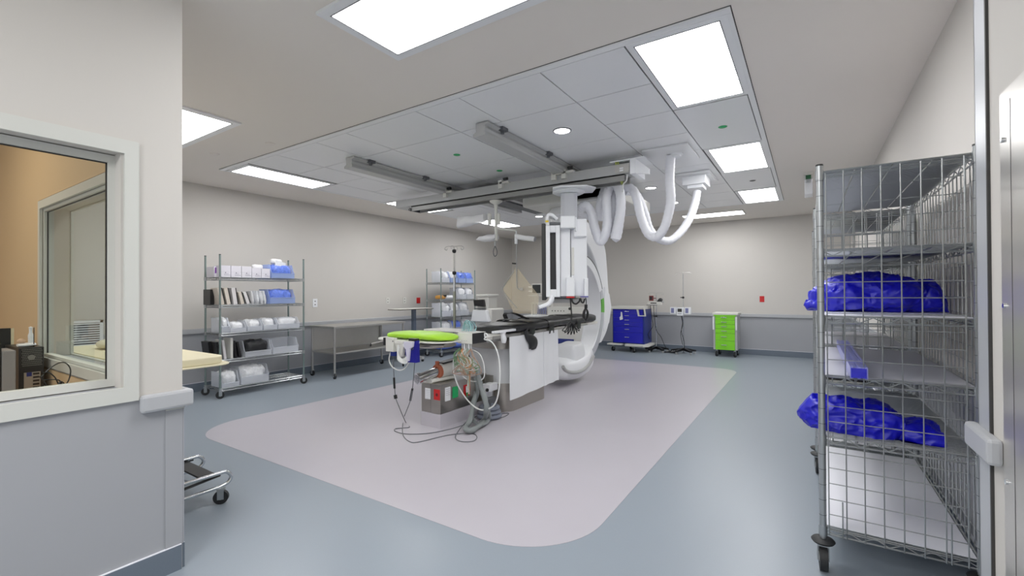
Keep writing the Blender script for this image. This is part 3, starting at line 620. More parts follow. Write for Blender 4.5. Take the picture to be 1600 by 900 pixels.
b = MB().use(BAGW).prism([(yA(431)+.0, zt+.15), (yA(447), zt+.12), (yA(449), zt+.23), (yA(433), zt+.27)], 'x', -6.66, -6.655); b.build('paper_card', label='white card sticking out of the top-shelf blue bin', cat='card')
bag((-6.8, yA(412), zt+.165), .07, .03, CLEARW, 'clear crinkled packet lying on the white cartons', seed=5, d=.05)
bag((-6.72, yA(437), zt+.25), .08, .035, CLEARW, 'clear packet on top of the heap in the top-shelf blue bin', seed=6, d=.05)
# second shelf: leaning envelopes
z2 = ZS[3]+.006
MAG = mat('beige_packet', (214, 203, 190), .5, noise_=.08, scale=30); MAG2 = mat('pale_packet', (224, 220, 220), .5)
def leaner(px, z, h, w, tilt, m, label, X=XF, d=.2, back=None, name='folder', cat='folder'):
    X = X if px > 342 else -6.76
    y = yA(px, X); M = Matrix.Translation((X-.03, y, z)) @ Matrix.Rotation(tilt, 4, 'X')
    b = MB().use(m).box((-d, 0, 0), (0, w, h), M)
    if back: b.use(back).box((-d, w, 0), (.001, w+.012, h*.98), M)
    b.build(name, label=label, cat=cat)
leaner(330, z2, .21, .05, 0, BLACK, 'black box file at the left end of the second shelf', name='box_file')
leaner(347, z2, .23, .045, .2, MAG, 'tall beige envelope leaning beside the black box file', back=BLACK, name='envelope', cat='envelope')
leaner(357, z2, .23, .045, .2, MAG, 'second tall beige envelope leaning on the second shelf', back=BLACK, name='envelope', cat='envelope')
leaner(367, z2, .23, .05, .14, MAG2, 'third tall envelope with pale violet cover on the second shelf', back=BLACK, name='envelope', cat='envelope')
leaner(379, z2, .175, .04, .25, MAG, 'short beige envelope in the middle of the second shelf', back=BLACK, name='envelope', cat='envelope')
leaner(388, z2, .175, .04, .32, MAG2, 'short grey envelope leaning left of the clear packets', back=BLACK, name='envelope', cat='envelope')
for i, (px, m) in enumerate(((397, CLEARW), (405, BAGW), (411, BAGW), (416, BAGW))):
    b = MB().use(m); y = yA(px); b.lump([((-6.72, y, z2), .012, .09), ((-6.72, y-.012, z2+.09), .022, .1), ((-6.72, y-.03, z2+.19), .012, .09)], up=(1, 0, 0), amp=.01, freq=14, seed=i*3, fz=z2, k=4)
    b.build('packet', label=['crinkled clear packet standing next to the short envelopes', 'white packet standing left in the trio on the second shelf', 'white packet standing in the middle of the trio on the second shelf', 'white packet standing against the second-shelf blue bin'][i], cat='packet')
hopper(421, 461, z2, .21, 'blue-tinted bin at the right end of the second shelf', CLEARB, fill=BAGB, flabel='blue packets in the second-shelf blue bin', lo=.6)
# third shelf
z3 = ZS[2]+.006
for i, (a, c, h, l) in enumerate(((326, 342, .2, 'clear bin at the far left of the third shelf'), (348.5, 358.5, .19, 'clear bin second from left on the third shelf'), (359, 385, .13, 'low clear bin with white cartons on the third shelf'), (386, 410, .15, 'clear bin in the middle of the third shelf'), (411, 433, .16, 'clear bin right of the middle on the third shelf'), (434, 468, .16, 'widest clear bin at the right end of the third shelf'))):
    hopper(a, c, z3, h, l, CLEAR, fill=BAGW, flabel='white packets in the '+l.replace(' of the third shelf', ', third shelf').replace(' on the third shelf', ', third shelf').replace('at the ', ''), lo=.6)
# fourth shelf
z4 = ZS[1]+.006
leaner(330, z4, .24, .05, .12, BLACK, 'black file at the left end of the fourth shelf', name='box_file'); leaner(343, z4, .24, .035, .15, BLACK, 'second black file leaning on the fourth shelf', name='box_file')
leaner(362, z4, .28, .03, 0, WHITE2, 'white upright binder on the fourth shelf', name='binder', cat='binder'); leaner(352, z4, .26, .03, .12, MAG2, 'pale folder leaning against the white binder')
leaner(369, z4, .24, .03, .12, BLACK, 'black file just right of the white binder', name='box_file'); leaner(376, z4, .22, .03, .2, BLACK, 'black file left of the clear open bin', name='box_file')
hopper(382, 424, z4, .22, 'clear open bin holding black pouches on the fourth shelf', CLEAR, fill=BLACKF, flabel='black pouches in the fourth-shelf open bin', lo=.45)
hopper(426, 466, z4, .21, 'empty clear bin at the right end of the fourth shelf', CLEAR, lo=.6)
z5 = ZS[0]+.006
hopper(336, 374, z5, .2, 'clear bin on the left of the bottom shelf', CLEAR, fill=BAGW, flabel='white packets in the bottom-left clear bin', lo=.4); hopper(376, 420, z5, .24, 'taller clear bin on the bottom shelf holding papers', CLEAR, fill=BAGW, flabel='white papers in the taller bottom-shelf bin', lo=.6)
# ---- goods on shelf B  (local y from 7.42)
def binB(y0, w, z, h, label, m=CLEAR, fill=None, fl=None, lo=.6):
    hopper(int(y0*100), 0, z, h, label, m, X=-6.74, fill=fill, flabel=fl, lo=lo, ys=(y0, y0+w))
for i, (y0, m, f, l) in enumerate(((7.46, CLEAR, BAGW, 'first clear bin'), (7.75, CLEARB, BAGW, 'second tinted bin'), (8.03, CLEARB, BAGB, 'third blue bin'), (8.31, CLEARB, BAGB, 'last blue bin'))):
    binB(y0, .26, zt, .24, l+' from the left on the top shelf of the far shelving', m, f, 'packets in the '+l+' on the far top shelf')
for i, (y0, l) in enumerate(((8.06, 'left'), (8.33, 'right'))): binB(y0, .25, z2, .26, l+' clear bin on the second shelf of the far shelving', CLEAR, BAGW, 'white packets in the '+l+' second-shelf bin of the far unit')
bag((-6.86, 7.56, z2+.05), .09, .04, mat('amber_packet', (196, 140, 60), .5), 'amber and black packet on the second shelf of the far unit', seed=2); b = MB().use(BLACK).box((-6.78, 7.56, z2+.06), (-6.75, 7.64, z2+.1)); b.build('small_black_box', label='small black box beside the amber packet on the far unit', cat='box')
bag((-6.85, 7.85, z2+.045), .14, .04, BAGW, 'flat white pack lying mid second shelf of the far unit', seed=12)
for i, (y0, l) in enumerate(((7.46, 'first'), (7.78, 'second'), (8.1, 'third'))): binB(y0, .3, z3, .3, l+' large clear bin on the third shelf of the far shelving', CLEAR, BAGW, 'white packets in the '+l+' large bin of the far third shelf')
for i, (y0, l) in enumerate(((7.46, 'first'), (7.83, 'second'), (8.2, 'third'))): binB(y0, .34, z4, .24, l+' clear bin on the fourth shelf of the far shelving', CLEAR, BAGB if i == 1 else BAGW, 'packets in the '+l+' bin of the far fourth shelf')
for i, (y, l) in enumerate(((7.7, 'left'), (8.15, 'right'))): bag((-6.9, y, z5+.07), .2, .06, BAGB, l+' blue wrapped pack on the bottom shelf of the far unit', seed=i+20, d=.16)
# ================================================================== STEEL TABLE
t = thing('steel_work_table', 'long stainless steel work table on casters against the left wall', 'table', (-6.8, 5.35, 0))
x0, x1, y0, y1 = -7.14, -6.47, 4.58, 6.14
b = MB().use(STEELF).box((x0, y0, .825), (x1, y1, .86)); b.build('tabletop', parent=t, bevel=.004)
b = MB().use(STEELF).box((x0+.02, y0+.02, .40), (x1-.02, y1-.02, .425)); b.build('undershelf', parent=t, bevel=.004)
b = MB().use(STEELF).box((x0, y0+.04, .43), (x0+.004, y1-.04, .825)); b.build('back_panel', parent=t)
for x, y in ((x0+.03, y0+.03), (x1-.03, y0+.03), (x1-.03, y1-.03), (x0+.03, y1-.03)):
    MB().use(STEELF).cyl((x, y, .1), (x, y, .825), .0185).build('leg', parent=t); caster(t, x, y, .045, rot=rnd.uniform(-1, 1))
t = thing('overbed_table', 'small overbed table with dark-edged top on a dark column', 'table', (-6.85, 6.7, 0))
b = MB().use(WHITE2).box((-7.08, 6.25, 1.075), (-6.72, 7.18, 1.085)); b.use(mat('dark_edge', (58, 48, 36), .5)).box((-7.085, 6.245, 1.062), (-6.715, 7.185, 1.078)); b.build('tabletop', parent=t, bevel=.003)
MB().use(mat('slate_column', (86, 98, 116), .4)).box((-6.93, 6.74, .1), (-6.86, 6.81, 1.062)).build('column', parent=t)
MB().use(GREYM).box((-7.1, 6.72, .05), (-6.6, 6.78, .1)).box((-7.1, 6.5, .05), (-7.05, 7.0, .1)).build('base', parent=t)
for x, y in ((-7.07, 6.53), (-7.07, 6.97), (-6.62, 6.75)): MB().use(RUBBER).cyl((x-.012, y, .027), (x+.012, y, .027), .026).build('wheel', parent=t)
# ================================================================== EXAMINATION TABLE
t = thing('examination_table', 'angiography table with black mattress on a steel and white pedestal', 'exam table', (-3.2, 4.9, 0))
b = MB().use(mat('pedestal_steel', (176, 171, 164), .42, .85, noise_=.05, scale=5, stretch=(1, 1, 8))).prism(rr(-3.58, -2.93, 4.36, 5.35, .16), 'z', 0, .33, True); b.build('pedestal_base', parent=t)
b = MB().use(mat('pedestal_grey', (212, 214, 217), .45)).prism(rr(-3.56, -2.95, 4.38, 5.33, .15), 'z', .33, .74, True); b.build('pedestal_column', parent=t)
b = MB().use(MC['pedestal_steel']).prism(rr(-3.59, -2.92, 4.3, 5.45, .15), 'z', .745, .85, True); b.build('pedestal_head', parent=t)
b = MB().use(WHITE2).prism(rr(-3.36, -2.89, 3.95, 7.0, .05), 'z', .885, .925); b.build('tabletop', parent=t, bevel=.008)
b = MB().use(STEELF).box((-3.30, 4.0, .85), (-2.95, 5.6, .885)).box((-3.39, 4.0, .89), (-3.37, 6.5, .92)).box((-2.88, 4.0, .89), (-2.865, 6.5, .92)); b.build('accessory_rail', parent=t, bevel=.004)
b = MB().use(BLACKF); b.lump([((-3.12, 4.24, .965), .12, .03), ((-3.12, 4.34, .98), .25, .05), ((-3.11, 4.9, .985), .26, .055), ((-3.11, 5.6, .988), .255, .055), ((-3.1, 6.3, .988), .25, .06), ((-3.1, 6.8, .985), .235, .06), ((-3.1, 6.95, .975), .15, .04)], n=36, k=8, e=.5, amp=.018, freq=5, ridge=.25, fz=.928); b.build('mattress', parent=t)
for i, (y, w) in enumerate(((4.75, .13), (5.25, .14), (6.1, .13))):
    b = MB().use(BLACK); P = [(-3.38, y+.05, .90), (-3.36, y+.03, .99), (-3.28, y, 1.05), (-3.1, y-.03, 1.06), (-2.92, y+.02, 1.045), (-2.845, y+.03, 1.0), (-2.845, y+.04, .86)]
    P = cat_(P, 5); b.rings([[p+Vector((0, -w/2, 0)), p+Vector((0, w/2, 0)), p+Vector((0, w/2, .008)), p+Vector((0, -w/2, .008))] for p in P]); b.build('strap', parent=t)
b = MB().use(BLACK); P = cat_([(-3.26, 4.9, .99), (-3.3, 4.86, 1.1), (-3.26, 4.86, 1.13), (-3.2, 4.95, 1.12), (-3.1, 5.15, 1.04), (-3.05, 5.5, 1.03)], 5); b.rings([[p+Vector((-.03, 0, 0)), p+Vector((.03, 0, 0)), p+Vector((.03, .006, .01)), p+Vector((-.03, .006, .01))] for p in P]); b.build('strap', parent=t)
b = MB().use(BLACKF); P = [((-2.84, 4.62, .95), .04, .01), ((-2.836, 4.66, .87), .045, .012), ((-2.832, 4.74, .82), .075, .018), ((-2.83, 4.79, .76), .105, .02), ((-2.832, 4.8, .705), .05, .014)]
b.lump(P, up=(1, 0, 0), amp=0, k=5); b.build('strap_pad', parent=t)
# lead skirt
for a, c, zt0, zb0, zb1 in ((796.5, 850, 0, 0, 0), (849, 871, 0, 0, 0)):
    b = MB().use(mat('white_skirt', (238, 240, 243), .55)); R = []
    y0 = at(a, 520, X=-2.85).y; y1 = at(c, 520, X=-2.85).y; n = 14
    for i in range(n+1):
        y = y0+(y1-y0)*i/n; xx = -2.85+.006*math.sin(i*.9+a); zb = .175+.04*(y-4.29)
        R.append([Vector((xx, y, zb)), Vector((xx+.004+.01, y, zb)), Vector((xx+.006, y, .5)), Vector((xx+.003, y, .895)), Vector((xx-.002, y, .895)), Vector((xx, y, .5))])
    b.rings(R); b.build('lead_skirt', parent=t)
b = MB().use(WHITE).box((-2.86, 3.96, .962), (-2.82, 4.38, .985)); b.lump([((-2.84, 4.15, .962), .03, .035), ((-2.84, 4.15, .93), .022, .025), ((-2.84, 4.16, .885), .03, .03), ((-2.84, 4.16, .84), .02, .02)], up=(0, 1, 0), amp=.004, freq=20, k=3); b.build('clamp_handle', parent=t)
# white near extension + armboard
b = MB().use(WHITE2).box((-3.38, 3.8, .89), (-3.06, 4.02, .91)); b.prism(rr(-4.02, -3.0, 3.30, 3.86, .2), 'z', .897, .912); b.build('arm_board', label=None, parent=t, bevel=.004)
b = MB().use(STEEL).lump([((-3.5, 3.5, .872), .1, .02), ((-3.3, 3.5, .862), .17, .035), ((-3.05, 3.5, .87), .1, .02)], amp=0); b.build('board_underside', parent=t)
b = MB().use(LIME); b.lump([((-3.92, 3.52, .925), .02, .005), ((-3.84, 3.52, .945), .13, .026), ((-3.6, 3.5, .955), .17, .038), ((-3.35, 3.5, .955), .17, .04), ((-3.13, 3.49, .95), .16, .036), ((-3.03, 3.48, .94), .11, .022), ((-3.0, 3.48, .93), .02, .005)], n=32, k=7, e=.7, amp=.008, freq=8, fz=.914); b.build('arm_pad', label='lime green arm pad lying on the white arm board', cat='pad')
b = MB().use(WHITE2).prism([(-4.05, 4.15), (-3.45, 4.15), (-3.4, 4.4), (-4.0, 4.42)], 'z', .93, .95); b.box((-3.6, 4.2, .89), (-3.37, 4.3, .93)); b.use(BLACK).box((-3.9, 4.17, .925), (-3.5, 4.19, .93)); b.build('side_arm_board', label='white side arm board behind the lime green pad', cat='arm board', bevel=.004)
# hanging hand controls at the arm board edge
Yh = 3.24
def Hh(px, py, Y=Yh): return at(px, py, Y=Y)
b = MB().use(STEELF).tube([Hh(609, 533), Hh(656, 536)], .005, 6); b.build('hanger_bar', label='thin steel hanger bar along the arm board edge', cat='bar')
b = MB().use(WHITE2); a0, a1 = Hh(608.5, 527), Hh(620.5, 549); b.box((a0.x, Yh-.05, a1.z), (a1.x, Yh+.0, a0.z)); b.use(GREYD).cyl((a1.x-.005, Yh-.055, a0.z-.03), (a1.x-.005, Yh-.05, a0.z-.03), .008); b.build('hand_control', label='white boxy hand control hanging at the left end of the arm board', cat='control', bevel=.012)
b = MB().use(BLACK); a0, a1 = Hh(603.5, 527), Hh(607.5, 539); b.box((a0.x, Yh-.04, a1.z), (a1.x, Yh+.02, a0.z)); b.tube([Hh(604, 532), Hh(597, 532), Hh(585, 536), Hh(579, 537)], .006, 6, k=3); b.use(STEELF).tube([Hh(600, 532), Hh(581, 537)], .008, 8); b.use(BLACK).tube([Hh(580, 536.5), Hh(578.5, 541)], .01, 6); b.build('clamp_lever', label='black clamp with steel lever sticking out left of the hand control', cat='clamp')
b = MB().use(WHITE2); a0, a1 = Hh(624, 531), Hh(636, 537); b.box((a0.x, Yh-.06, a1.z), (a1.x, Yh-.01, a0.z)); b.prism([(Hh(623, 536).x, Hh(623, 536).z), (Hh(637, 536).x, Hh(637, 536).z), (Hh(633, 556).x, Hh(633, 556).z), (Hh(628, 558).x, Hh(628, 558).z)], 'y', Yh-.05, Yh-.01)
b.build('hand_probe', label='white hand probe wrapped with its cable beside the blue holder', cat='probe', bevel=.006)
hp_ = C.objects[-1]
b = MB().use(CABW)
for i in range(6):
     b.tube([Hh(622+i*.5, 538+i, Yh-.06), Hh(621, 550+i*2, Yh-.07), Hh(628, 561+i*1.2, Yh-.08-i*.004), Hh(636, 556+i*2, Yh-.07), Hh(637, 545+i, Yh-.06), Hh(633-i, 538, Yh-.06)], .0045, 6, k=5)
b.build('coiled_cord', parent=hp_)
b = MB().use(CABW).tube([Hh(611, 549), Hh(608, 562), Hh(613, 573), Hh(624, 578.5), Hh(634, 574), Hh(640, 562), Hh(640, 552)], .0065, 8, k=7); b.build('cord_loop', label='large white cord loop hanging below the hand control', cat='cord')
b = MB().use(BLUED); a0, a1 = Hh(613.5, 549), Hh(620, 556); b.box((a0.x, Yh-.03, a1.z), (a1.x, Yh+.01, a0.z)); b.build('blue_clip', label='small dark blue clip under the white hand control', cat='clip')
DB = mat('holder_blue', (10, 10, 130), .4)
b = MB().use(DB); p = [(Hh(x, y).x, Hh(x, y).z) for x, y in ((638, 536), (641, 536), (644, 549), (652, 545), (652.5, 532), (655.5, 532), (656, 566), (640.5, 565))]
b.prism(p, 'y', Yh-.05, Yh+.0); b.use(BLACK).box((Hh(644, 531).x, Yh-.05, Hh(644, 532).z), (Hh(655, 530).x, Yh, Hh(655, 529).z)); b.build('probe_holder', label='dark blue open probe holder hanging on the arm board edge', cat='holder')
b = MB().use(mat('probe_lilac', (206, 204, 222), .4)); p = [(Hh(x, y).x, Hh(x, y).z) for x, y in ((639, 533), (654, 533), (653, 541), (648.5, 544), (646.8, 563), (644, 563), (642.5, 545), (639.5, 541))]; b.prism(p, 'y', Yh-.075, Yh-.052); b.build('hand_probe', label='pale lilac T-shaped probe sitting in the dark blue holder', cat='probe', bevel=.004)
# module box and patient leads
Ym = 3.62
cn = at(738, 538, Y=Ym); cl = at(715, 536, Y=Ym); ct = at(738, 521, Y=Ym)
t = thing('patient_module', 'white and black connector module box at the table end', 'module box', (cl.x, Ym, cn.z))
b = MB().use(WHITE2).box((cl.x, Ym, cn.z), (cn.x-.004, Ym+.24, ct.z)); b.build('case', parent=t, bevel=.004)
b = MB().use(BLACK).box((cn.x-.004, Ym+.004, cn.z+.002), (cn.x, Ym+.238, ct.z-.002)); b.build('side_cover', parent=t)
b = MB().use(PRINT)
for i in range(4): b.box((cl.x+.02+.03*i, Ym-.001, cn.z+.03), (cl.x+.035+.03*i, Ym, cn.z+.032))
b.build('print_marks', parent=t)
for i in range(5):
    x = cl.x+.04+i*.028; b = MB().use(WHITE if i % 2 else GREYM).cyl((x, Ym+.03, cn.z-.06), (x, Ym+.03, cn.z), .010); b.build('plug', parent=t)
b = MB().use(TEAL)
for i in range(12):
    x, y, z = cl.x+.03+rnd.random()*.1, Ym+.1, ct.z+.004
    r1 = rnd.uniform(.03, .07); a = rnd.uniform(-.5, .5)
    b.tube([(x-r1, y+a*.05, z+.004), (x-r1*.8, y, z+.05+r1*.3), (x, y-.02, z+.06+r1), (x+r1*.8, y+a*.05, z+.04+r1*.4), (x+r1, y-.03, z+.01)], .0035, 6, k=5)
b.build('tubing_bundle', label='pale teal tubing heaped on the module box', cat='tubing')
LC = [((96, 134, 92), 'green'), ((196, 132, 84), 'orange'), ((210, 210, 205), 'white'), ((140, 156, 142), 'sage'), ((158, 128, 108), 'brown')]
for i, (rgb, nm) in enumerate(LC):
    b = MB().use(mat('lead_'+nm, rgb, .5)); g_ = random.Random(i+40)
    for j in range(6):
        x = cl.x+.02+.035*i
        P = [(x, Ym+.02, cn.z-.05)]
        sx = g_.uniform(-.10, .12)
        P += [(x+sx*.6, Ym-.02, cn.z-.12), (cn.x-.04+sx*1.4, Ym-.03, cn.z-.18-.02*j), (cn.x-.10-sx, Ym-.02-.01*i, cn.z-.22-.02*i), (cn.x-.14+sx, Ym-.01, cn.z-.15), (cn.x-.03+sx*.5, Ym-.03, cn.z-.14-.01*j), (cn.x-.03+sx*.2, Ym-.02, cn.z-.28), (cn.x-.05+g_.uniform(-.02, .02), Ym, cn.z-.36-.03*j)]
        b.tube(P, .004, 5, k=5)
    b.build('patient_lead', label='tangled %s patient leads hanging below the module box' % nm, cat='lead')
Ml = lambda px, py, Y=3.72: at(px, py, Y=Y)
b = MB().use(CABW).tube([Ml(758, 528), Ml(757.5, 521), Ml(762, 524), Ml(757, 530), Ml(768, 534), Ml(777, 550), Ml(781, 575), Ml(780, 605), Ml(775, 628), Ml(765, 638), Ml(750, 640), Ml(733, 628), Ml(716, 603), Ml(709, 580), Ml(709, 562), Ml(716, 550)], .0075, 8, k=8); b.build('white_cable', label='long white cable loop hanging from the module box side', cat='cable')
b = MB().use(CABW).tube([Ml(735, 546), Ml(748, 552), Ml(755, 566), Ml(757, 585), Ml(753, 593), Ml(740, 596), Ml(727, 591), Ml(721, 583)], .0065, 8, k=8); b.lump([(Ml(720.5, 566), .012, .012), (Ml(720.5, 572), .02, .02), (Ml(721, 580), .012, .012)], up=(0, 1, 0), amp=0, k=3); b.build('white_cable', label='shorter white cable loop ending in an oval plug', cat='cable')
b = MB().use(HOSEG); P = [Ml(745, 575), Ml(750, 600), Ml(757, 620), Ml(760, 640), at(757, 655, Z=.06), at(745, 668, Z=.04), at(733, 673, Z=.04), at(728, 668, Z=.045), at(735, 655, Z=.09), Ml(740, 630, 3.8), Ml(744, 612, 3.85)]
b.tube(cat_(P, 12), .03, 12, rf=lambda q: .027+.0035*math.sin(q*700)); b.tube(cat_([Ml(742, 590, 3.8), Ml(746, 615, 3.85), at(738, 640, Z=.12), at(741, 658, Z=.05), at(752, 664, Z=.04), at(764, 655, Z=.05), Ml(762, 635, 3.85), Ml(752, 612, 3.8)], 10), .02, 10, rf=lambda q: .019+.0025*math.sin(q*500)); b.build('corrugated_hose', label='grey corrugated hose looping down to the floor by the steel box', cat='hose')
b = MB().use(mat('navy_hose', (112, 118, 132), .5)); c0 = Vector((-3.0, 4.1, 0))
for i in range(3): b.tube([(c0.x+(.12-.012*i)*math.cos(q), c0.y+(.12-.012*i)*math.sin(q), .03+.045*i) for q in [2*PI*j/20 for j in range(20)]], .024, 8, closed=True)
b.build('coiled_hose', label='blue-grey hose coil lying on the floor beside the pedestal', cat='hose')
# steel box with tags
t = thing('floor_cable_box', 'stainless cable box with tags standing on the floor before the pedestal', 'cable box', (-3.32, 3.9, 0))
b = MB().use(mat('box_plinth', (188, 184, 192), .35)).box((-3.46, 3.5, 0), (-3.185, 4.3, .145)); b.build('plinth', parent=t)
b = MB().use(STEEL).box((-3.455, 3.505, .147), (-3.187, 4.3, .45)); b.use(HOLES).box((-3.325, 3.504, .147), (-3.323, 3.506, .45)); b.build('case', parent=t, bevel=.003)
def tagx(px0, px1, py0, py1, m, face, label):
    b = MB().use(m)
    if face == 'f':
        a, c = at(px0, py0, Y=3.5), at(px1, py1, Y=3.5); b.box((a.x, 3.502, c.z), (c.x, 3.505, a.z))
        if m == RED: m2 = ((a.x+c.x)/2, 3.5, (a.z+c.z)/2); b.use(BLACK).tube([(m2[0]+.014*math.cos(q), 3.501, m2[2]+.014*math.sin(q)) for q in [2*PI*j/16 for j in range(16)]], .003, 4, closed=True).box((m2[0]-.005, 3.5, m2[2]-.008), (m2[0]+.005, 3.502, m2[2]+.008))
        else:
            b.use(PRINT)
            for i in range(5): b.box((a.x+.008, 3.5012, a.z-.02-.02*i), (c.x-.008, 3.502, a.z-.022-.02*i))
    else:
        a, c = at(px0, py0, X=-3.18), at(px1, py1, X=-3.18); b.box((-3.186, a.y, c.z), (-3.18, c.y, a.z))
        if m != GREEN:
            b.use(PRINT)
            for i in range(4): b.box((-3.1799, a.y+.008, a.z-.02-.02*i), (-3.179, c.y-.008, a.z-.022-.02*i))
    b.build('tag', parent=t, label=label)
tagx(664, 672, 606, 624, WHITE, 'f', 'white printed tag on the front'); tagx(677.5, 687, 608, 626, RED, 'f', 'red tag with a black round symbol')
tagx(696, 704, 606, 625, WHITE, 's', 'white printed tag on the side'); tagx(708, 716, 605, 620, GREEN, 's', 'green tag'); tagx(725, 735, 602, 617, RED, 's', 'red tag on the side')
b = MB().use(GREEN).prism([(3.9, .30), (3.93, .30), (3.915, .25)], 'x', -3.17, -3.165); b.use(WHITE).box((-3.17, 3.9, .30), (-3.165, 3.93, .37)); b.build('tag', parent=t, label='small hanging tag with green tip')
# injector head lying on the box
t = thing('injector_head', 'injector head with chrome cylinder and orange ring lying on the cable box', 'injector', (-3.33, 3.8, .45))
a, c = Vector((-3.38, 3.36, .515)), Vector((-3.34, 3.62, .56)); e_ = Vector((-3.28, 4.1, .60))
b = MB().use(CHROME).cyl(a, c, .048, n=20).cyl(a, a+(c-a)*.14, .06, n=20); b.build('cylinder', parent=t)
b = MB().use(ORANGE).cyl(c, c+(e_-c)*.06, .075, n=20); b.box((c.x-.015, c.y-.01, c.z+.05), (c.x+.015, c.y+.02, c.z+.11)); b.build('collar', parent=t, label='orange collar')
b = MB().use(WHITE2).cyl(c+(e_-c)*.06, e_, .078, n=24); b.build('body', parent=t, bevel=.01)
b = MB().use(BLACK); d_ = (e_-c).normalized(); R = []
for i in range(2):
    p = c+(e_-c)*(.1+.8*i); R.append([p+Vector((x, 0, z)) for x, z in ((-.05, .07), (.05, .07), (.045, .088), (-.045, .088))])
b.rings(R, smooth=False); b.build('top_pad', parent=t)
b = MB().use(WHITE2).lump([((-3.36, 3.52, .47), .05, .02), ((-3.34, 3.7, .475), .06, .025), ((-3.32, 3.85, .47), .04, .02)], amp=.005, fz=.4505); b.build('cradle', parent=t)
b = MB().use(WHITE).box((-3.13, 4.14, .28), (-3.02, 4.3, .36)).box((-3.12, 4.16, .2), (-3.08, 4.28, .28)); b.use(GREYD).box((-3.10, 4.12, .1), (-3.03, 4.3, .2)); b.use(BLACK).cyl((-3.05, 4.12, .3), (-3.05, 4.14, .3), .02).cyl((-3.02, 4.2, .0), (-3.02, 4.2, .12), .015); b.build('foot_switch_unit', label='white and grey pedal unit standing between cable box and pedestal', cat='foot switch', bevel=.006)
b = MB().use(mat('smoked_plastic', (120, 118, 112), .3)); a, c = at(757, 585, Y=4.28), at(770, 603, Y=4.28); b.box((a.x, 4.27, c.z), (c.x, 4.29, a.z)); b.use(GREYM).box((c.x-.01, 4.27, 0), (c.x, 4.29, c.z)).box((a.x, 4.27, 0), (a.x+.01, 4.29, c.z)); b.use(BLACK).box((a.x-.02, 4.26, a.z-.06), (a.x+.01, 4.28, a.z)); b.build('small_stand', label='small smoked plastic stand in front of the pedestal', cat='stand')
# floor cables
gz = .006
Hc = lambda px, py: at(px, py, Y=3.24)
fz_ = lambda px, py: at(px, py, Z=gz)
b = MB().use(CABG).tube([Hc(615, 549), Hc(615, 575), Hc(616.5, 600), Hc(618, 620), Hc(624, 637), fz_(634, 660), fz_(640, 667), fz_(632, 668.5), fz_(618, 670), fz_(618, 674), fz_(635, 678), fz_(670, 677), fz_(705, 670), fz_(728, 663), fz_(760, 655), fz_(785, 652), fz_(795, 646), fz_(780, 648), fz_(750, 664)], .0045, 6, k=8)
b.use(BLACK).tube([Hc(615.6, 590), Hc(616.5, 607)], .011, 8).tube([Hc(617.5, 617), Hc(618.5, 623)], .018, 8); b.build('thin_cable', label='thin grey cable hanging from the white hand control to the floor', cat='cable')
b = MB().use(CABG).tube([Hc(648, 566), Hc(647, 580), Hc(644.5, 607), Hc(640.5, 628), fz_(632, 650), fz_(629, 665), fz_(630, 680), fz_(640, 690), fz_(655, 690.5), fz_(700, 680), fz_(735, 677), fz_(745, 682), fz_(740, 689), fz_(722, 690), fz_(712, 685), fz_(715, 675), fz_(728, 660), fz_(745, 650)], .0045, 6, k=8)
b.use(BLACK).tube([Hc(644.5, 607), Hc(641, 626)], .011, 8); b.build('thin_cable', label='thin grey cable running from the blue holder in a loop on the floor', cat='cable')
# table IV pole
t = thing('iv_pole', 'table-mounted IV pole with black knobs behind the module box', 'iv pole', (-3.80, 4.45, .9))
px, py_ = -3.80, 4.45
zt2 = 1.995
b = MB().use(STEELF).cyl((px, py_, 1.72), (px, py_, zt2), .010); b.build('upper_rod', parent=t)
b = MB().use(mat('pole_olive', (150, 152, 140), .3, .8)).cyl((px, py_, .78), (px, py_, 1.42), .019); b.use(CHROME).cyl((px, py_, 1.42), (px, py_, 1.6), .017); b.use(STEELF).cyl((px, py_, 1.55), (px, py_, 1.72), .0125); b.build('pole', parent=t)
for z in (1.94, 1.66): MB().use(BLACK).lathe((px, py_, 0), [(.012, z-.03), (.026, z-.015), (.026, z+.012), (.012, z+.02)], 16).build('knob', parent=t)
def hooks(t, x, y, z, r=.12, m=STEELF, rr_=.004):
    for s in (-1, 1):
        b = MB().use(m).tube([(x, y, z), (x+s*r*.7, y+s*.02, z+.005), (x+s*r, y+s*.03, z-.005), (x+s*(r+.012), y+s*.03, z-.03), (x+s*(r-.02), y+s*.03, z-.045), (x+s*(r-.035), y+s*.03, z-.02)], rr_, 6, k=4); b.build('hook', parent=t)
        b = MB().use(m).tube([(x, y, z), (x-s*.02, y+s*r*.5, z+.005), (x-s*.03, y+s*r*.8, z-.01), (x-s*.03, y+s*r*.8, z-.035), (x-s*.03, y+s*(r*.8-.03), z-.03)], rr_, 6, k=4); b.build('hook', parent=t)
hooks(t, px, py_, zt2)
b = MB().use(STEELF).box((px-.03, py_-.03, .84), (px+.40, py_+.03, .88)); b.build('clamp', parent=t)
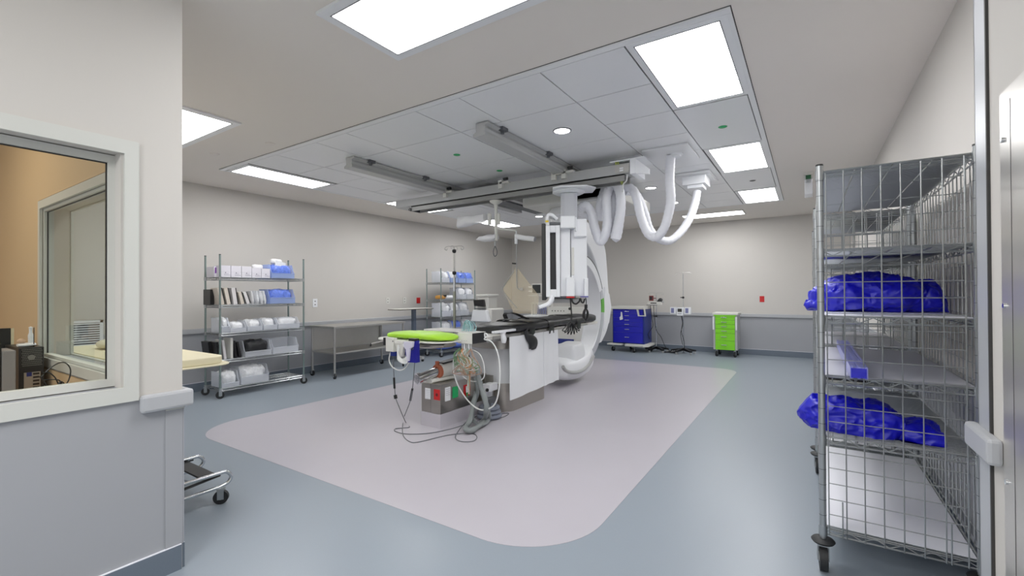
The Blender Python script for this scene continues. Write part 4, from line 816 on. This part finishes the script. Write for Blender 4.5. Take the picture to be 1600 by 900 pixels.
# ================================================================== FAR EQUIPMENT
def iv_stand(label, x, y, h, grp=None):
    t = thing('iv_stand', label, 'iv stand', (x, y, 0))
    b = MB().use(CHROME).cyl((x, y, .08), (x, y, h*.6), .0125).cyl((x, y, h*.6), (x, y, h), .009); b.build('pole', parent=t)
    hooks(t, x, y, h, .15, rr_=.005)
    kz = h*.69 if h > 1.5 else h*.6; b = MB().use(BLACK).lathe((x, y, 0), [(.012, kz-.02), (.026, kz-.01), (.026, kz+.02), (.012, kz+.03)], 12).box((x-.06, y-.01, kz-.005), (x-.02, y+.01, kz+.015)); b.build('knob', parent=t)
    for i in range(5):
        a = math.radians(90+12+72*i); d = Vector((math.cos(a), math.sin(a), 0)); p = Vector((x, y, 0))
        n_ = Vector((-d.y, d.x, 0))*.02
        b = MB().use(BLACK); R = [[p+d*r1+n_*k1+Vector((0, 0, z0)), p+d*r1-n_*k1+Vector((0, 0, z0)), p+d*r1-n_*k1+Vector((0, 0, z1)), p+d*r1+n_*k1+Vector((0, 0, z1))] for r1, k1, z0, z1 in ((.01, 1, .07, .13), (.27, 1.3, .05, .085))]
        b.rings(R, smooth=False); b.build('base_leg', parent=t)
        q_ = p+d*.25; b = MB().use(GREYM).cyl(q_+n_*.6+Vector((0, 0, .025)), q_-n_*.6+Vector((0, 0, .025)), .025, n=14); b.build('wheel', parent=t)
    return t
t = iv_stand('short IV stand with a pump and red device beside the blue cart', -2.99, 10.72, 1.375)
x, y = -2.99, 10.72
b = MB().use(WHITE2).box((-.17+x, y-.12, 1.1), (x+.14, y-.02, 1.17)); b.use(HOLES).box((x-.10, y-.122, 1.125), (x+.04, y-.12, 1.15)); b.use(GREYD).box((x-.19, y-.13, 1.085), (x+.02, y+.02, 1.1)); b.build('pump', label='white low infusion pump clamped on the short IV stand', cat='pump', bevel=.006)
b = MB().use(mat('dark_red', (120, 30, 30), .4)).box((x-.15, y-.06, 1.19), (x-.06, y+.0, 1.31)); b.box((x-.06, y-.03, 1.24), (x, y-.01, 1.26)); b.use(BLACK).box((x-.135, y-.062, 1.21), (x-.075, y-.06, 1.29)); b.build('red_device', label='small dark red device on the short IV stand', cat='device')
b = MB().use(BLACK); b.lump([((x+.05, y-.07, 1.17), .03, .02), ((x+.11, y-.07, 1.2), .045, .05), ((x+.16, y-.07, 1.19), .03, .03)], amp=.01, freq=15); b.use(GREYM).cyl((x+.14, y-.07, 1.17), (x+.20, y-.07, 1.16), .02); b.build('blood_pressure_bulb', label='dark rubber bulb lying on the white pump', cat='bulb')
b = MB().use(BLACK)
b.tube([(x-.12, y-.05, 1.09), (x-.09, y-.06, .8), (x-.06, y-.08, .6), (x-.16, y-.1, .42), (x-.14, y-.08, .3)], .007, 6, k=6); b.tube([(x-.05, y-.04, 1.09), (x-.03, y-.04, .75), (x+.02, y-.06, .5), (x+.12, y-.05, .35), (x+.22, y-.04, .12), (x+.35, y+.0, .01)], .007, 6, k=6)
b.build('power_cord', label='black cords dangling from the pump on the short IV stand', cat='cord')
t = iv_stand('tall IV stand carrying a white infusion pump near the back wall', -2.38, 10.7, 1.83)
x, y = -2.38, 10.7
t = thing('infusion_pump', 'white infusion pump with two lilac side channels on the tall IV stand', 'pump', (x, y-.08, .88))
b = MB().use(WHITE).box((x-.11, y-.14, .86), (x+.02, y-.01, 1.04)); b.build('body', parent=t, bevel=.006)
b = MB().use(HOLES).box((x-.09, y-.143, .945), (x-.0, y-.14, 1.02)); b.use(PRINT).box((x-.09, y-.143, .9), (x-.01, y-.14, .91)); b.build('display', parent=t)
LIL = mat('lilac_grey', (120, 124, 168), .4)
for a, c in ((x-.26, x-.13), (x+.05, x+.18)):
    b = MB().use(WHITE).box((a, y-.12, .9), (c, y-.03, 1.05)); b.use(LIL).box((a+.02, y-.123, .92), (a+.085, y-.12, 1.03)); b.build('channel', parent=t, bevel=.005)
b = MB().use(WHITE2).box((x-.14, y-.08, .94), (x+.06, y-.05, 1.0)); b.build('cross_bar', parent=t)
b = MB().use(BLACK).tube([(x-.04, y-.05, .87), (x-.01, y-.05, .7), (x-.03, y-.06, .5), (x+.02, y-.05, .3), (x+.03, y-.05, .12)], .007, 6, k=6).tube([(x-.02, y-.05, .87), (x+.0, y-.06, .66), (x-.05, y-.05, .45), (x-.01, y-.04, .2)], .006, 6, k=6); b.build('power_cord', label='black cord hanging along the tall IV stand', cat='cord')
b = MB().use(BLACK)
for i in range(5): b.tube([(-2.8+.05*i, 10.65+.03*i, .012), (-2.7+.04*i, 10.6-.02*i, .02+.01*i), (-2.58+.02*i, 10.66, .012), (-2.68, 10.74+.015*i, .02+.008*i)], .009, 6, closed=True, k=4)
b.build('cord_coil', label='black cord coiled on the floor between the two IV stands', cat='cord')
# crash carts
def cart(name, label, x0, x1, y0, y1, z0, z1, body, drawers, mm, side, handles):
    t = thing(name, label, 'cart', ((x0+x1)/2, (y0+y1)/2, 0))
    MB().use(side).box((x0, y0+.015, z0), (x1, y1, z1)).build('cabinet', parent=t, bevel=.008)
    n = len(drawers); z = z1-.01
    for i, h in enumerate(drawers):
        d = MB().use(mm).box((x0+handles, y0-.008, z-h+.004), (x1-handles, y0+.014, z)).build('drawer', parent=t, bevel=.004)
        w = .055; xm = (x0+x1)/2-.02
        MB().use(CHROME).box((xm-w, y0-.024, z-h*.45-.008), (xm+w, y0-.008, z-h*.45+.006)).build('pull', parent=d, bevel=.003)
        z -= h
    return t
bx0, bx1 = -3.93, -3.17
t = cart('crash_cart', 'royal blue drawer cart with white top beside the C-arm', bx0, bx1, 10.36, 10.95, .19, 1.0, 0, (.10, .10, .10, .10, .14, .24), BLUEM, BLUED, .03)
b = MB().use(WHITE2).prism(rr(bx0-.03, bx1+.02, 10.30, 11.0, .05), 'z', 1.0, 1.06); b.build('top', parent=t, bevel=.008)
b = MB().use(WHITE2).box((bx0-.1, 10.26, .15), (bx0+.26, 10.5, .185)).prism([(bx1-.42, 10.24), (bx1+.02, 10.22), (bx1+.12, 10.32), (bx1+.1, 10.9), (bx1-.3, 10.95), (bx1-.42, 10.4)], 'z', .14, .19).box((bx0-.08, 10.5, .15), (bx1-.2, 10.95, .185)); b.build('base_frame', parent=t, bevel=.01)
b = MB().use(WHITE2).prism([(bx1-.17, 1.03), (bx1-.12, 1.03), (bx1-.10, .86), (bx1+.02, .86), (bx1-.0, 1.03), (bx1+.03, 1.03), (bx1+.05, .84), (bx1-.13, .84)], 'y', 10.325, 10.35); b.build('side_tray', parent=t)
b = MB().use(WHITE).prism([(bx0+.22, .93), (bx0+.25, .93), (bx0+.27, .76), (bx0+.2, .74), (bx0+.19, .80), (bx0+.22, .84)], 'y', 10.33, 10.335); b.build('lock_tag', parent=t)
for x, y in ((bx0+.02, 10.36), (bx1-.22, 10.3), (bx1+.02, 10.85), (bx0+.3, 10.85)): caster(t, x, y, .055, rot=1.2, top=.15)
gx0, gx1 = -1.735, -1.265
t = cart('supply_cart', 'lime green drawer cart with grey posts against the back wall', gx0, gx1, 10.56, 11.05, .15, .90, 0, (.10, .095, .095, .095, .155, .20), LIMEM, GREYM, .045)
MB().use(WHITE2).box((gx0-.01, 10.54, .90), (gx1+.02, 11.07, .945)).build('top', parent=t, bevel=.006)
MB().use(LIMEM).box((gx0+.02, 10.545, .87), (gx1-.02, 10.56, .90)).build('top_trim', parent=t)
for x in (gx0-.005, gx1-.03): MB().use(WHITE).box((x, 10.53, .58), (x+.03, 10.55, .86)).build('side_handle', parent=t, bevel=.005)
for x, y in ((gx0+.06, 10.62), (gx1-.05, 10.62), (gx1-.05, 11.0), (gx0+.06, 11.0)): caster(t, x, y, .06, rot=1.4)
# anesthesia machine behind the table
t = thing('anesthesia_machine', 'off-white anesthesia machine with monitor behind the examination table', 'anesthesia machine', (-4.55, 8.7, 0))
x0, x1 = -5.25, -4.05
b = MB().use(WHITE2).box((x0, 8.6, .12), (x1, 9.2, .86)); b.build('cabinet', parent=t, bevel=.02)
b = MB().use(mat('drawer_grey', (190, 192, 194), .4)).box((x0+.05, 8.585, .2), (x1-.6, 8.6, .45)).box((x0+.05, 8.585, .48), (x1-.6, 8.6, .8)); b.build('drawer', parent=t, bevel=.005)
b = MB().use(BLUED).box((x1-.5, 8.58, .25), (x1-.05, 8.6, .42)); b.build('blue_panel', parent=t)
b = MB().use(mat('worktop_grey', (214, 216, 216), .35)).box((x0-.03, 8.5, .86), (x1+.05, 9.22, .9)); b.build('worktop', parent=t, bevel=.01)
b = MB().use(WHITE2).box((x1-.72, 8.72, .9), (x1+.1, 9.1, 1.08)); b.use(HOLES)
for i in range(5): b.cyl((x1-.62+.07*i, 8.715, 1.0), (x1-.62+.07*i, 8.72, 1.0), .013, n=10)
b.cyl((x1-.2, 8.71, 1.05), (x1-.2, 8.72, 1.05), .03, n=12); b.build('vaporizer_console', parent=t, bevel=.012)
b = MB().use(LIL)
for i in range(5): b.cyl((x1-1.0+.05*i, 8.75, .92), (x1-1.0+.05*i, 8.75, 1.12), .014, n=8)
b.use(WHITE2).box((x1-1.04, 8.78, .9), (x1-.74, 8.9, 1.15)); b.build('flow_meters', parent=t)
b = MB().use(GREYM).box((x0+.02, 8.8, .9), (x0+.5, 8.83, 1.15)); b.use(WHITE2).box((x0+.0, 8.79, 1.15), (x0+.52, 8.84, 1.18)).box((x0, 8.79, .9), (x0+.03, 8.84, 1.16)).box((x0+.5, 8.79, .9), (x0+.54, 8.84, 1.24)); b.build('side_screen', parent=t)
m0, m1 = at(832, 445, Y=8.5), at(844, 458, Y=8.5)
b = MB().use(WHITE2).box((m0.x-.02, 8.5, m1.z-.02), (m1.x+.03, 8.58, m0.z+.02)).box((m0.x-.07, 8.45, m1.z-.08), (m1.x+.02, 8.6, m1.z-.04)); b.cyl((m0.x+.0, 8.6, .9), (m0.x+.0, 8.6, m1.z-.06), .012); b.build('monitor', parent=t, bevel=.008)
b = MB().use(SCREEN).box((m0.x+.0, 8.495, m1.z), (m1.x+.01, 8.5, m0.z)); b.build('screen', parent=t)
b = MB().use(WHITE2)
for i in range(2): b.cyl((m0.x-.12, 8.55, m0.z-.06-.09*i), (m0.x-.04, 8.55, m0.z-.06-.09*i), .018)
b.build('knob', parent=t)
for x, y in ((x0+.1, 8.65), (x1-.1, 8.65), (x0+.1, 9.1), (x1-.1, 9.1)): caster(t, x, y, .05)
# ultrasound / monitor cart by far shelf
t = thing('monitor_cart', 'white monitor cart with black screen beside the far shelving', 'monitor cart', (-6.2, 8.15, 0))
def Q(px, py): return at(px, py, Y=8.1)
a, c = Q(742, 478), Q(768, 510)
b = MB().use(WHITE2).box((a.x, 8.1, .12), (c.x, 8.6, Q(750, 482).z)); b.build('body', parent=t, bevel=.03)
b = MB().use(WHITE).prism([(Q(738, 0).x, Q(750, 502).z), (Q(766, 0).x, Q(750, 502).z), (Q(761, 0).x, Q(750, 484).z), (Q(741, 0).x, Q(750, 484).z)], 'y', 7.98, 8.1); b.build('front_shell', parent=t, bevel=.02)
b = MB().use(WHITE2).box((Q(743, 0).x, 8.12, Q(750, 483).z), (Q(760, 0).x, 8.45, Q(750, 465).z)).box((Q(742, 0).x, 8.08, Q(750, 463).z), (Q(761, 0).x, 8.5, Q(750, 460).z)); b.build('head', parent=t, bevel=.01)
b = MB().use(BLACK).prism([(Q(740.5, 0).x, Q(750, 478).z), (Q(756.5, 0).x, Q(750, 479).z), (Q(755, 0).x, Q(750, 468).z), (Q(739.5, 0).x, Q(750, 468.5).z)], 'y', 8.05, 8.1); b.build('screen', parent=t)
b = MB().use(GREYD).box((Q(744, 0).x, 7.98, Q(750, 483).z), (Q(758, 0).x, 8.08, Q(750, 481.5).z)); b.build('keyboard', parent=t)
for x in (a.x+.06, c.x-.06):
    for y in (8.16, 8.54): caster(t, x, y, .05)
# ================================================================== WALL ITEMS
def plate(wall_, p0, p1, m, label, holes=True):
    "p0/p1: opposite corners (u, z)"
    t = MB().use(m); (u0, za), (u1, zb) = p0, p1; zm = (za+zb)/2; um = (u0+u1)/2
    if wall_ == 'L':
        t.box((XL, u0, za), (XL+.008, u1, zb)); t.use(HOLES if m != RED else BLACK)
        if holes: [t.box((XL+.008, um-.012, zm+d-.008), (XL+.009, um+.012, zm+d+.008)) for d in (-.03, .03)]
    else:
        t.box((u0, YB-.008, za), (u1, YB, zb)); t.use(HOLES if m != RED else BLACK)
        if holes: [t.box((um-.012, YB-.009, zm+d-.008), (um+.012, YB-.008, zm+d+.008)) for d in (-.03, .03)]
    t.build('wall_outlet', label=label, cat='outlet', bevel=.002)
plate('L', (4.79, 1.16), (4.88, 1.31), WHITE, 'white wall outlet above the left end of the steel table', True)
plate('L', (7.34, 1.17), (7.45, 1.30), RED, 'red wall outlet above the overbed table', False)
plate('L', (6.46, 1.18), (6.55, 1.31), WHITE2, 'white wall outlet left of the overbed table', True); plate('L', (6.93, 1.18), (7.02, 1.31), WHITE2, 'white wall outlet directly above the overbed table', True)
plate('B', (-.90, 1.165), (-.81, 1.295), RED, 'red wall outlet on the back wall right of the green cart', False)
p = at(788, 468, Y=YB); plate('B', (-7.3, 1.2), (-7.21, 1.32), WHITE2, 'white wall outlet by the far room corner', True)
t = thing('exit_sign', 'edge-lit ceiling sign with green cap, seen side on beside the wire rack', 'exit sign', (.02, 6.3, 2.68))
e0 = at(1263, 274, Z=2.98)
b = MB().use(mat('dark_green_cap', (14, 84, 44), .4)).box((e0.x-.03, e0.y-.12, 2.90), (e0.x+.03, e0.y+.12, 2.96)); b.use(WHITE2).box((e0.x-.05, e0.y-.15, 2.96), (e0.x+.05, e0.y+.15, 2.999)); b.build('housing', parent=t)
b = MB().use(CLEAR).box((e0.x-.045, e0.y-.14, 2.70), (e0.x+.045, e0.y+.14, 2.90)); b.build('panel', parent=t)
# stainless wall panel by the entry
PST = mat('panel_steel', (206, 202, 196), .3, .75, noise_=.05, scale=4, stretch=(1, 1, 6))
t = thing('steel_wall_panel', 'stainless steel protective wall panel at the right picture edge', 'wall panel', (.51, 1.0, 0))
b = MB().use(PST).box((.514, -2.5, .01), (.52, 2.06, 2.02)); b.build('sheet', parent=t)
b = MB().use(HOLES).box((.5133, 1.968, .01), (.5142, 1.971, 1.98)); b.build('seam', parent=t)
for z in (1.87, 1.35, .80, .3): MB().use(CHROME).cyl((.508, 2.03, z), (.514, 2.03, z), .008, n=12).build('screw', parent=t)
# ================================================================== LEFT: GURNEY BEHIND THE WALL END
t = thing('procedure_gurney', 'cream-topped gurney with chrome loop base, partly hidden by the control room wall', 'gurney', (-3.9, 1.4, 0))
b = MB().use(CREAM).prism(rr(-5.35, -3.53, 1.08, 1.615, .1), 'z', .905, .955, True); b.prism(rr(-5.38, -3.49, 1.05, 1.65, .11), 'z', .893, .905, True); b.build('top', parent=t, bevel=.01)
b = MB().use(LOWER).box((-3.86, 1.26, .9553), (-3.66, 1.38, .957)); b.build('slot', parent=t)
b = MB().use(GREYM).box((-4.5, 1.2, .12), (-4.3, 1.6, .893)).box((-4.6, 1.15, .1), (-3.3, 1.25, .14)); b.build('column', parent=t, bevel=.01)
for X, pe in ((-3.3, at(361, 745, X=-3.3).y), (-3.78, at(318, 724, X=-3.78).y)):
    f = MB().use(CHROME).tube([(X, 1.05, .205), (X, pe-.09, .205), (X, pe-.03, .2), (X, pe, .165), (X, pe-.015, .13), (X, pe-.06, .115), (X, pe-.12, .112), (X, 1.05, .112)], .012, 10, k=5); f.build('loop_frame', parent=t)
    MB().use(BLACK).tube([(X-.02, 1.05, .12), (X-.02, pe-.38, .125), (X-.02, pe-.28, .165), (X-.02, pe-.06, .185)], .009, 6).build('inner_bar', parent=t)
pe = at(361, 745, X=-3.3).y
MB().use(BLACK).box((-3.78, pe-.16, .178), (-3.32, pe-.07, .19)).build('cross_plate', parent=t)
MB().use(CHROME).wire((-3.78, 1.2, .2), (-3.32, 1.30, .2), .005).build('brace', parent=t)
for x, y in ((-3.3, 1.47), (-3.78, 1.2), (-4.9, 1.2), (-4.9, 1.6)): caster(t, x, y, .045, rot=.9, top=.115)
# pillow-like covers on gurney seen through the window
for x, y, l, s in ((-4.85, 1.42, 'crumpled cream plastic cover on the gurney, left', 1), (-4.28, 1.36, 'crumpled cream plastic cover on the gurney, right', 4)):
    b = MB().use(mat('cream_cover', (222, 214, 188), .3, noise_=.15, scale=14, bump=.4)); b.lump([((x-.2, y, .985), .05, .02), ((x-.12, y, .99), .16, .035), ((x+.1, y, .99), .17, .035), ((x+.2, y, .985), .06, .02)], amp=.02, freq=9, ridge=.4, seed=s, fz=.9565, n=28); b.build('plastic_cover', label=l, cat='cover')
# louvre vent on left wall
t = thing('wall_louvre', 'white louvred air grille low on the left wall, seen through the control window', 'vent', (XL+.01, 1.76, .72))
y0, y1, z0, z1 = 1.56, 1.92, .72, 1.09
xo = XL+.036
b = MB().use(WHITE)
for q in ((y0, y1, z0, z0+.03), (y0, y1, z1-.03, z1), (y0, y0+.03, z0, z1), (y1-.03, y1, z0, z1)): b.box((XL, q[0], q[2]), (xo+.015, q[1], q[3]))
b.build('frame', parent=t)
MB().use(HOLES).box((XL, y0, z0), (xo+.004, y1, z1)).build('backing', parent=t)
b = MB().use(WHITE)
for i in range(12): z = z0+.04+i*.028; b.box((xo+.004, y0+.03, z), (xo+.014, y1-.03, z+.014))
b.build('slats', parent=t)
# ================================================================== CONTROL ROOM
t = thing('control_counter', 'wood-look counter inside the control room below the inner window', 'counter', (-4.2, .4, .7))
b = MB().use(mat('counter_wood', (178, 140, 108), .45, noise_=.06, scale=5)).box((-6.09, .2, .695), (-2.87, .85, .73)); b.build('worktop', parent=t)
b = MB().use(WHITE2).box((-6.09, .3, 0), (-2.87, .84, .695)); b.build('cabinet', parent=t)
zc_ = .73; XT = -4.3
def K(px, py, X=XT): return at(px, py, X=X)
t = thing('computer_tower', 'black computer tower with perforated back on the control counter', 'computer', (-4.45, .76, zc_))
y0, y1 = K(29, 560).y, K(69, 560).y; z1 = K(50, 543).z; w = y1-y0; hz = z1-zc_
b = MB().use(BLACK).box((XT-.4, y0, zc_), (XT, y1, z1)); b.build('case', parent=t, bevel=.003)
b = MB().use(FAN)
for i in range(12):
    for j in range(10):
        u = y0+w*.14+i*w*.066+(j % 2)*w*.033; z = z1-.012-j*hz*.036
        if (u-y0-w*.5)**2+(z-z1+hz*.2)**2 > (w*.17)**2: b.cyl((XT, u, z), (XT+.001, u, z), w*.024, n=6)
b.cyl((XT, y0+w*.5, z1-hz*.2), (XT+.0015, y0+w*.5, z1-hz*.2), w*.15, n=20); b.build('fan_grille', parent=t)
b = MB().use(STEELF).box((XT, y0+w*.2, zc_+.02), (XT+.004, y0+w*.85, zc_+hz*.5)); b.use(BLUED).box((XT+.004, y0+w*.3, zc_+hz*.42), (XT+.008, y0+w*.5, zc_+hz*.5)); b.use(HOLES)
for i in range(6): b.box((XT+.004, y0+w*.55, zc_+.03+i*hz*.07), (XT+.007, y0+w*.8, zc_+.043+i*hz*.07))
b.build('port_panel', parent=t)
t = thing('computer_tower', 'grey flat computer case at the left picture edge in the control room', 'computer', (-4.1, .6, zc_))
X2 = -4.0; y0, y1 = K(3, 560, X2).y, K(25, 560, X2).y
b = MB().use(mat('case_grey', (132, 128, 128), .4)).box((X2-.22, y0, zc_), (X2, y1, K(14, 548, X2).z)); b.build('case', parent=t, bevel=.006)
b = MB().use(BLACK).box((X2-.22, y0-.05, zc_), (X2-.01, y0, K(0, 538, X2).z)); b.build('side_cover', parent=t)
X3 = -4.75; b = MB().use(BLACK).box((X3-.03, K(-20, 530, X3).y, zc_+.1), (X3, K(17, 530, X3).y, K(10, 513, X3).z)); b.use(CREAM).box((X3-.02, K(17, 530, X3).y, zc_+.1), (X3+.0, K(22, 530, X3).y, K(20, 513, X3).z)); b.use(BLACK).cyl((X3-.02, .62, zc_), (X3-.02, .62, zc_+.11), .03); b.build('desk_monitor', label='dark monitor back at the left picture edge in the control room', cat='monitor')
XB = XT-.1
py2 = lambda px: K(px, 530, XB).y
b = MB().use(BAGW); b.lump([((XB, py2(27), z1+.014), .03, .01), ((XB, py2(40), z1+.014), .06, .013), ((XB, py2(54), z1+.014), .05, .01)], amp=.002, fz=z1+.001); b.build('wipes_pack', label='flat white wipes pack on the computer tower', cat='pack')
b = MB().use(BAGW).lathe((XB, py2(48), z1+.026), [(.001, 0), (.013, 0), (.014, .05), (.010, .062), (.008, .07), (.009, .1), (.013, .102), (.001, .108)], 16); b.build('spray_bottle', label='white bottle standing on a pack on the computer tower', cat='bottle')
b = MB().use(mat('peach_plastic', (206, 170, 140), .4)).lump([((XB, py2(27), z1+.036), .012, .006), ((XB, py2(32), z1+.042), .02, .015), ((XB, py2(39), z1+.036), .016, .01)], amp=0); b.build('soft_case', label='small peach rounded case on the computer tower', cat='case')
b = MB().use(BLACK).cyl((XT-.05, K(56, 530).y, z1), (XT-.05, K(56, 530).y, K(56, 512).z), .0025, n=8); b.build('antenna', label='thin black antenna standing on the computer tower', cat='antenna')
X4 = -3.95; b = MB().use(CABG); c0 = K(40, 606, X4)
for i in range(6): b.tube([(X4+.01*i+.008*math.sin(q*2), c0.y+(.042-.003*i)*math.cos(q), zc_+.055+(.05-.004*i)*math.sin(q)) for q in [2*PI*j/20 for j in range(20)]], .0045, 6, closed=True)
b.build('cable_coil', label='grey coiled cable leaning on the computer tower back', cat='cable')
b = MB().use(BLACK)
for i, P in enumerate(([(64, 590), (75, 578), (90, 568), (102, 567), (110, 577), (108, 592), (100, 606), (94, 614), (92, 640)], [(66, 583), (76, 582), (86, 590), (92, 602), (98, 610), (100, 640)], [(68, 594), (80, 593), (92, 594), (96, 600)], [(66, 600), (72, 612), (80, 618)], [(78, 620), (88, 606), (95, 596), (104, 604), (108, 612)], [(62, 588), (70, 598), (76, 612), (78, 622)], [(90, 618), (92, 606), (96, 596), (97, 612)])):
    b.tube([K(x, y, -3.72+.01*i) for x, y in P], .0035, 6, k=6)
b.build('cable_tangle', label='tangled black cables looping on the counter right of the computer tower', cat='cable')
GR = {'ceiling_light': 'rectangular panel lights in the ceiling', 'downlight': 'round recessed downlights', 'sprinkler': 'green capped sprinklers in the ceiling panels', 'sprinkler_cover': 'white ceiling discs left of the panels',
      'ceiling_rail': 'two parallel ceiling rails', 'hose_outlet': 'ceiling outlets of the white hoses', 'hose': 'white hoses hanging from the ceiling', 'wire_shelving': 'five-tier wire shelving units', 'wire_security_rack': 'wire mesh racks at the right',
      'slotted_tray': 'dark trays in the rear rack', 'blue_gown': 'blue gown bundles in the near rack', 'envelope': 'envelopes leaning on the second shelf', 'box_file': 'black files on the near shelving', 'wall_outlet': 'outlet plates on the walls',
      'thin_cable': 'thin grey cables running to the floor', 'white_cable': 'white cable loops at the module box', 'patient_lead': 'patient leads under the module box', 'iv_stand': 'IV stands by the back wall', 'coiled_cable': 'black cable hanks under the display',
      'computer_tower': 'computer cases in the control room', 'plastic_cover': 'cream covers on the gurney', 'hand_probe': 'probes at the arm board edge', 'power_cord': 'black cords on the IV stands'}
for o in list(C.objects):
    if o.parent is None and o.get('label') and not o.get('group'):
        n_ = o.name.split('.')[0]
        if n_ in ('storage_bin', 'packet'): o['group'] = ('storage bins' if n_ == 'storage_bin' else 'packets')+(' on the near wire shelving' if o.location.y < 5 else ' on the far wire shelving')
        elif n_ in GR and sum(1 for q in C.objects if q.parent is None and q.name.split('.')[0] == n_) > 1: o['group'] = GR[n_]
# ================================================================== LIGHT
w = bpy.data.worlds.new('world'); bpy.context.scene.world = w; w.use_nodes = True
w.node_tree.nodes['Background'].inputs[0].default_value = (.92, .95, 1, 1); w.node_tree.nodes['Background'].inputs[1].default_value = 1.0
def area(name, loc, rot, sx, sy, e, c=(1, 1, 1)):
    l = bpy.data.lights.new(name, 'AREA'); l.shape = 'RECTANGLE'; l.size = sx; l.size_y = sy; l.energy = e; l.color = c
    o = bpy.data.objects.new(name, l); C.objects.link(o); o.location = loc; o.rotation_euler = rot; return o
area('control_room_lamp', (-4.6, -.2, 2.9), (0, 0, 0), .6, .6, 15, (1, .86, .66))
area('corridor_lamp', (-1.0, -1.2, 2.95), (0, 0, 0), 1.2, .6, 75)
sc = bpy.context.scene
sc.view_settings.view_transform = 'Standard'; sc.view_settings.look = 'None'; sc.view_settings.exposure = .1; sc.view_settings.gamma = 1.12
sc.cycles.use_denoising = True; sc.cycles.max_bounces = 8; sc.cycles.transparent_max_bounces = 24; sc.cycles.sample_clamp_indirect = 6
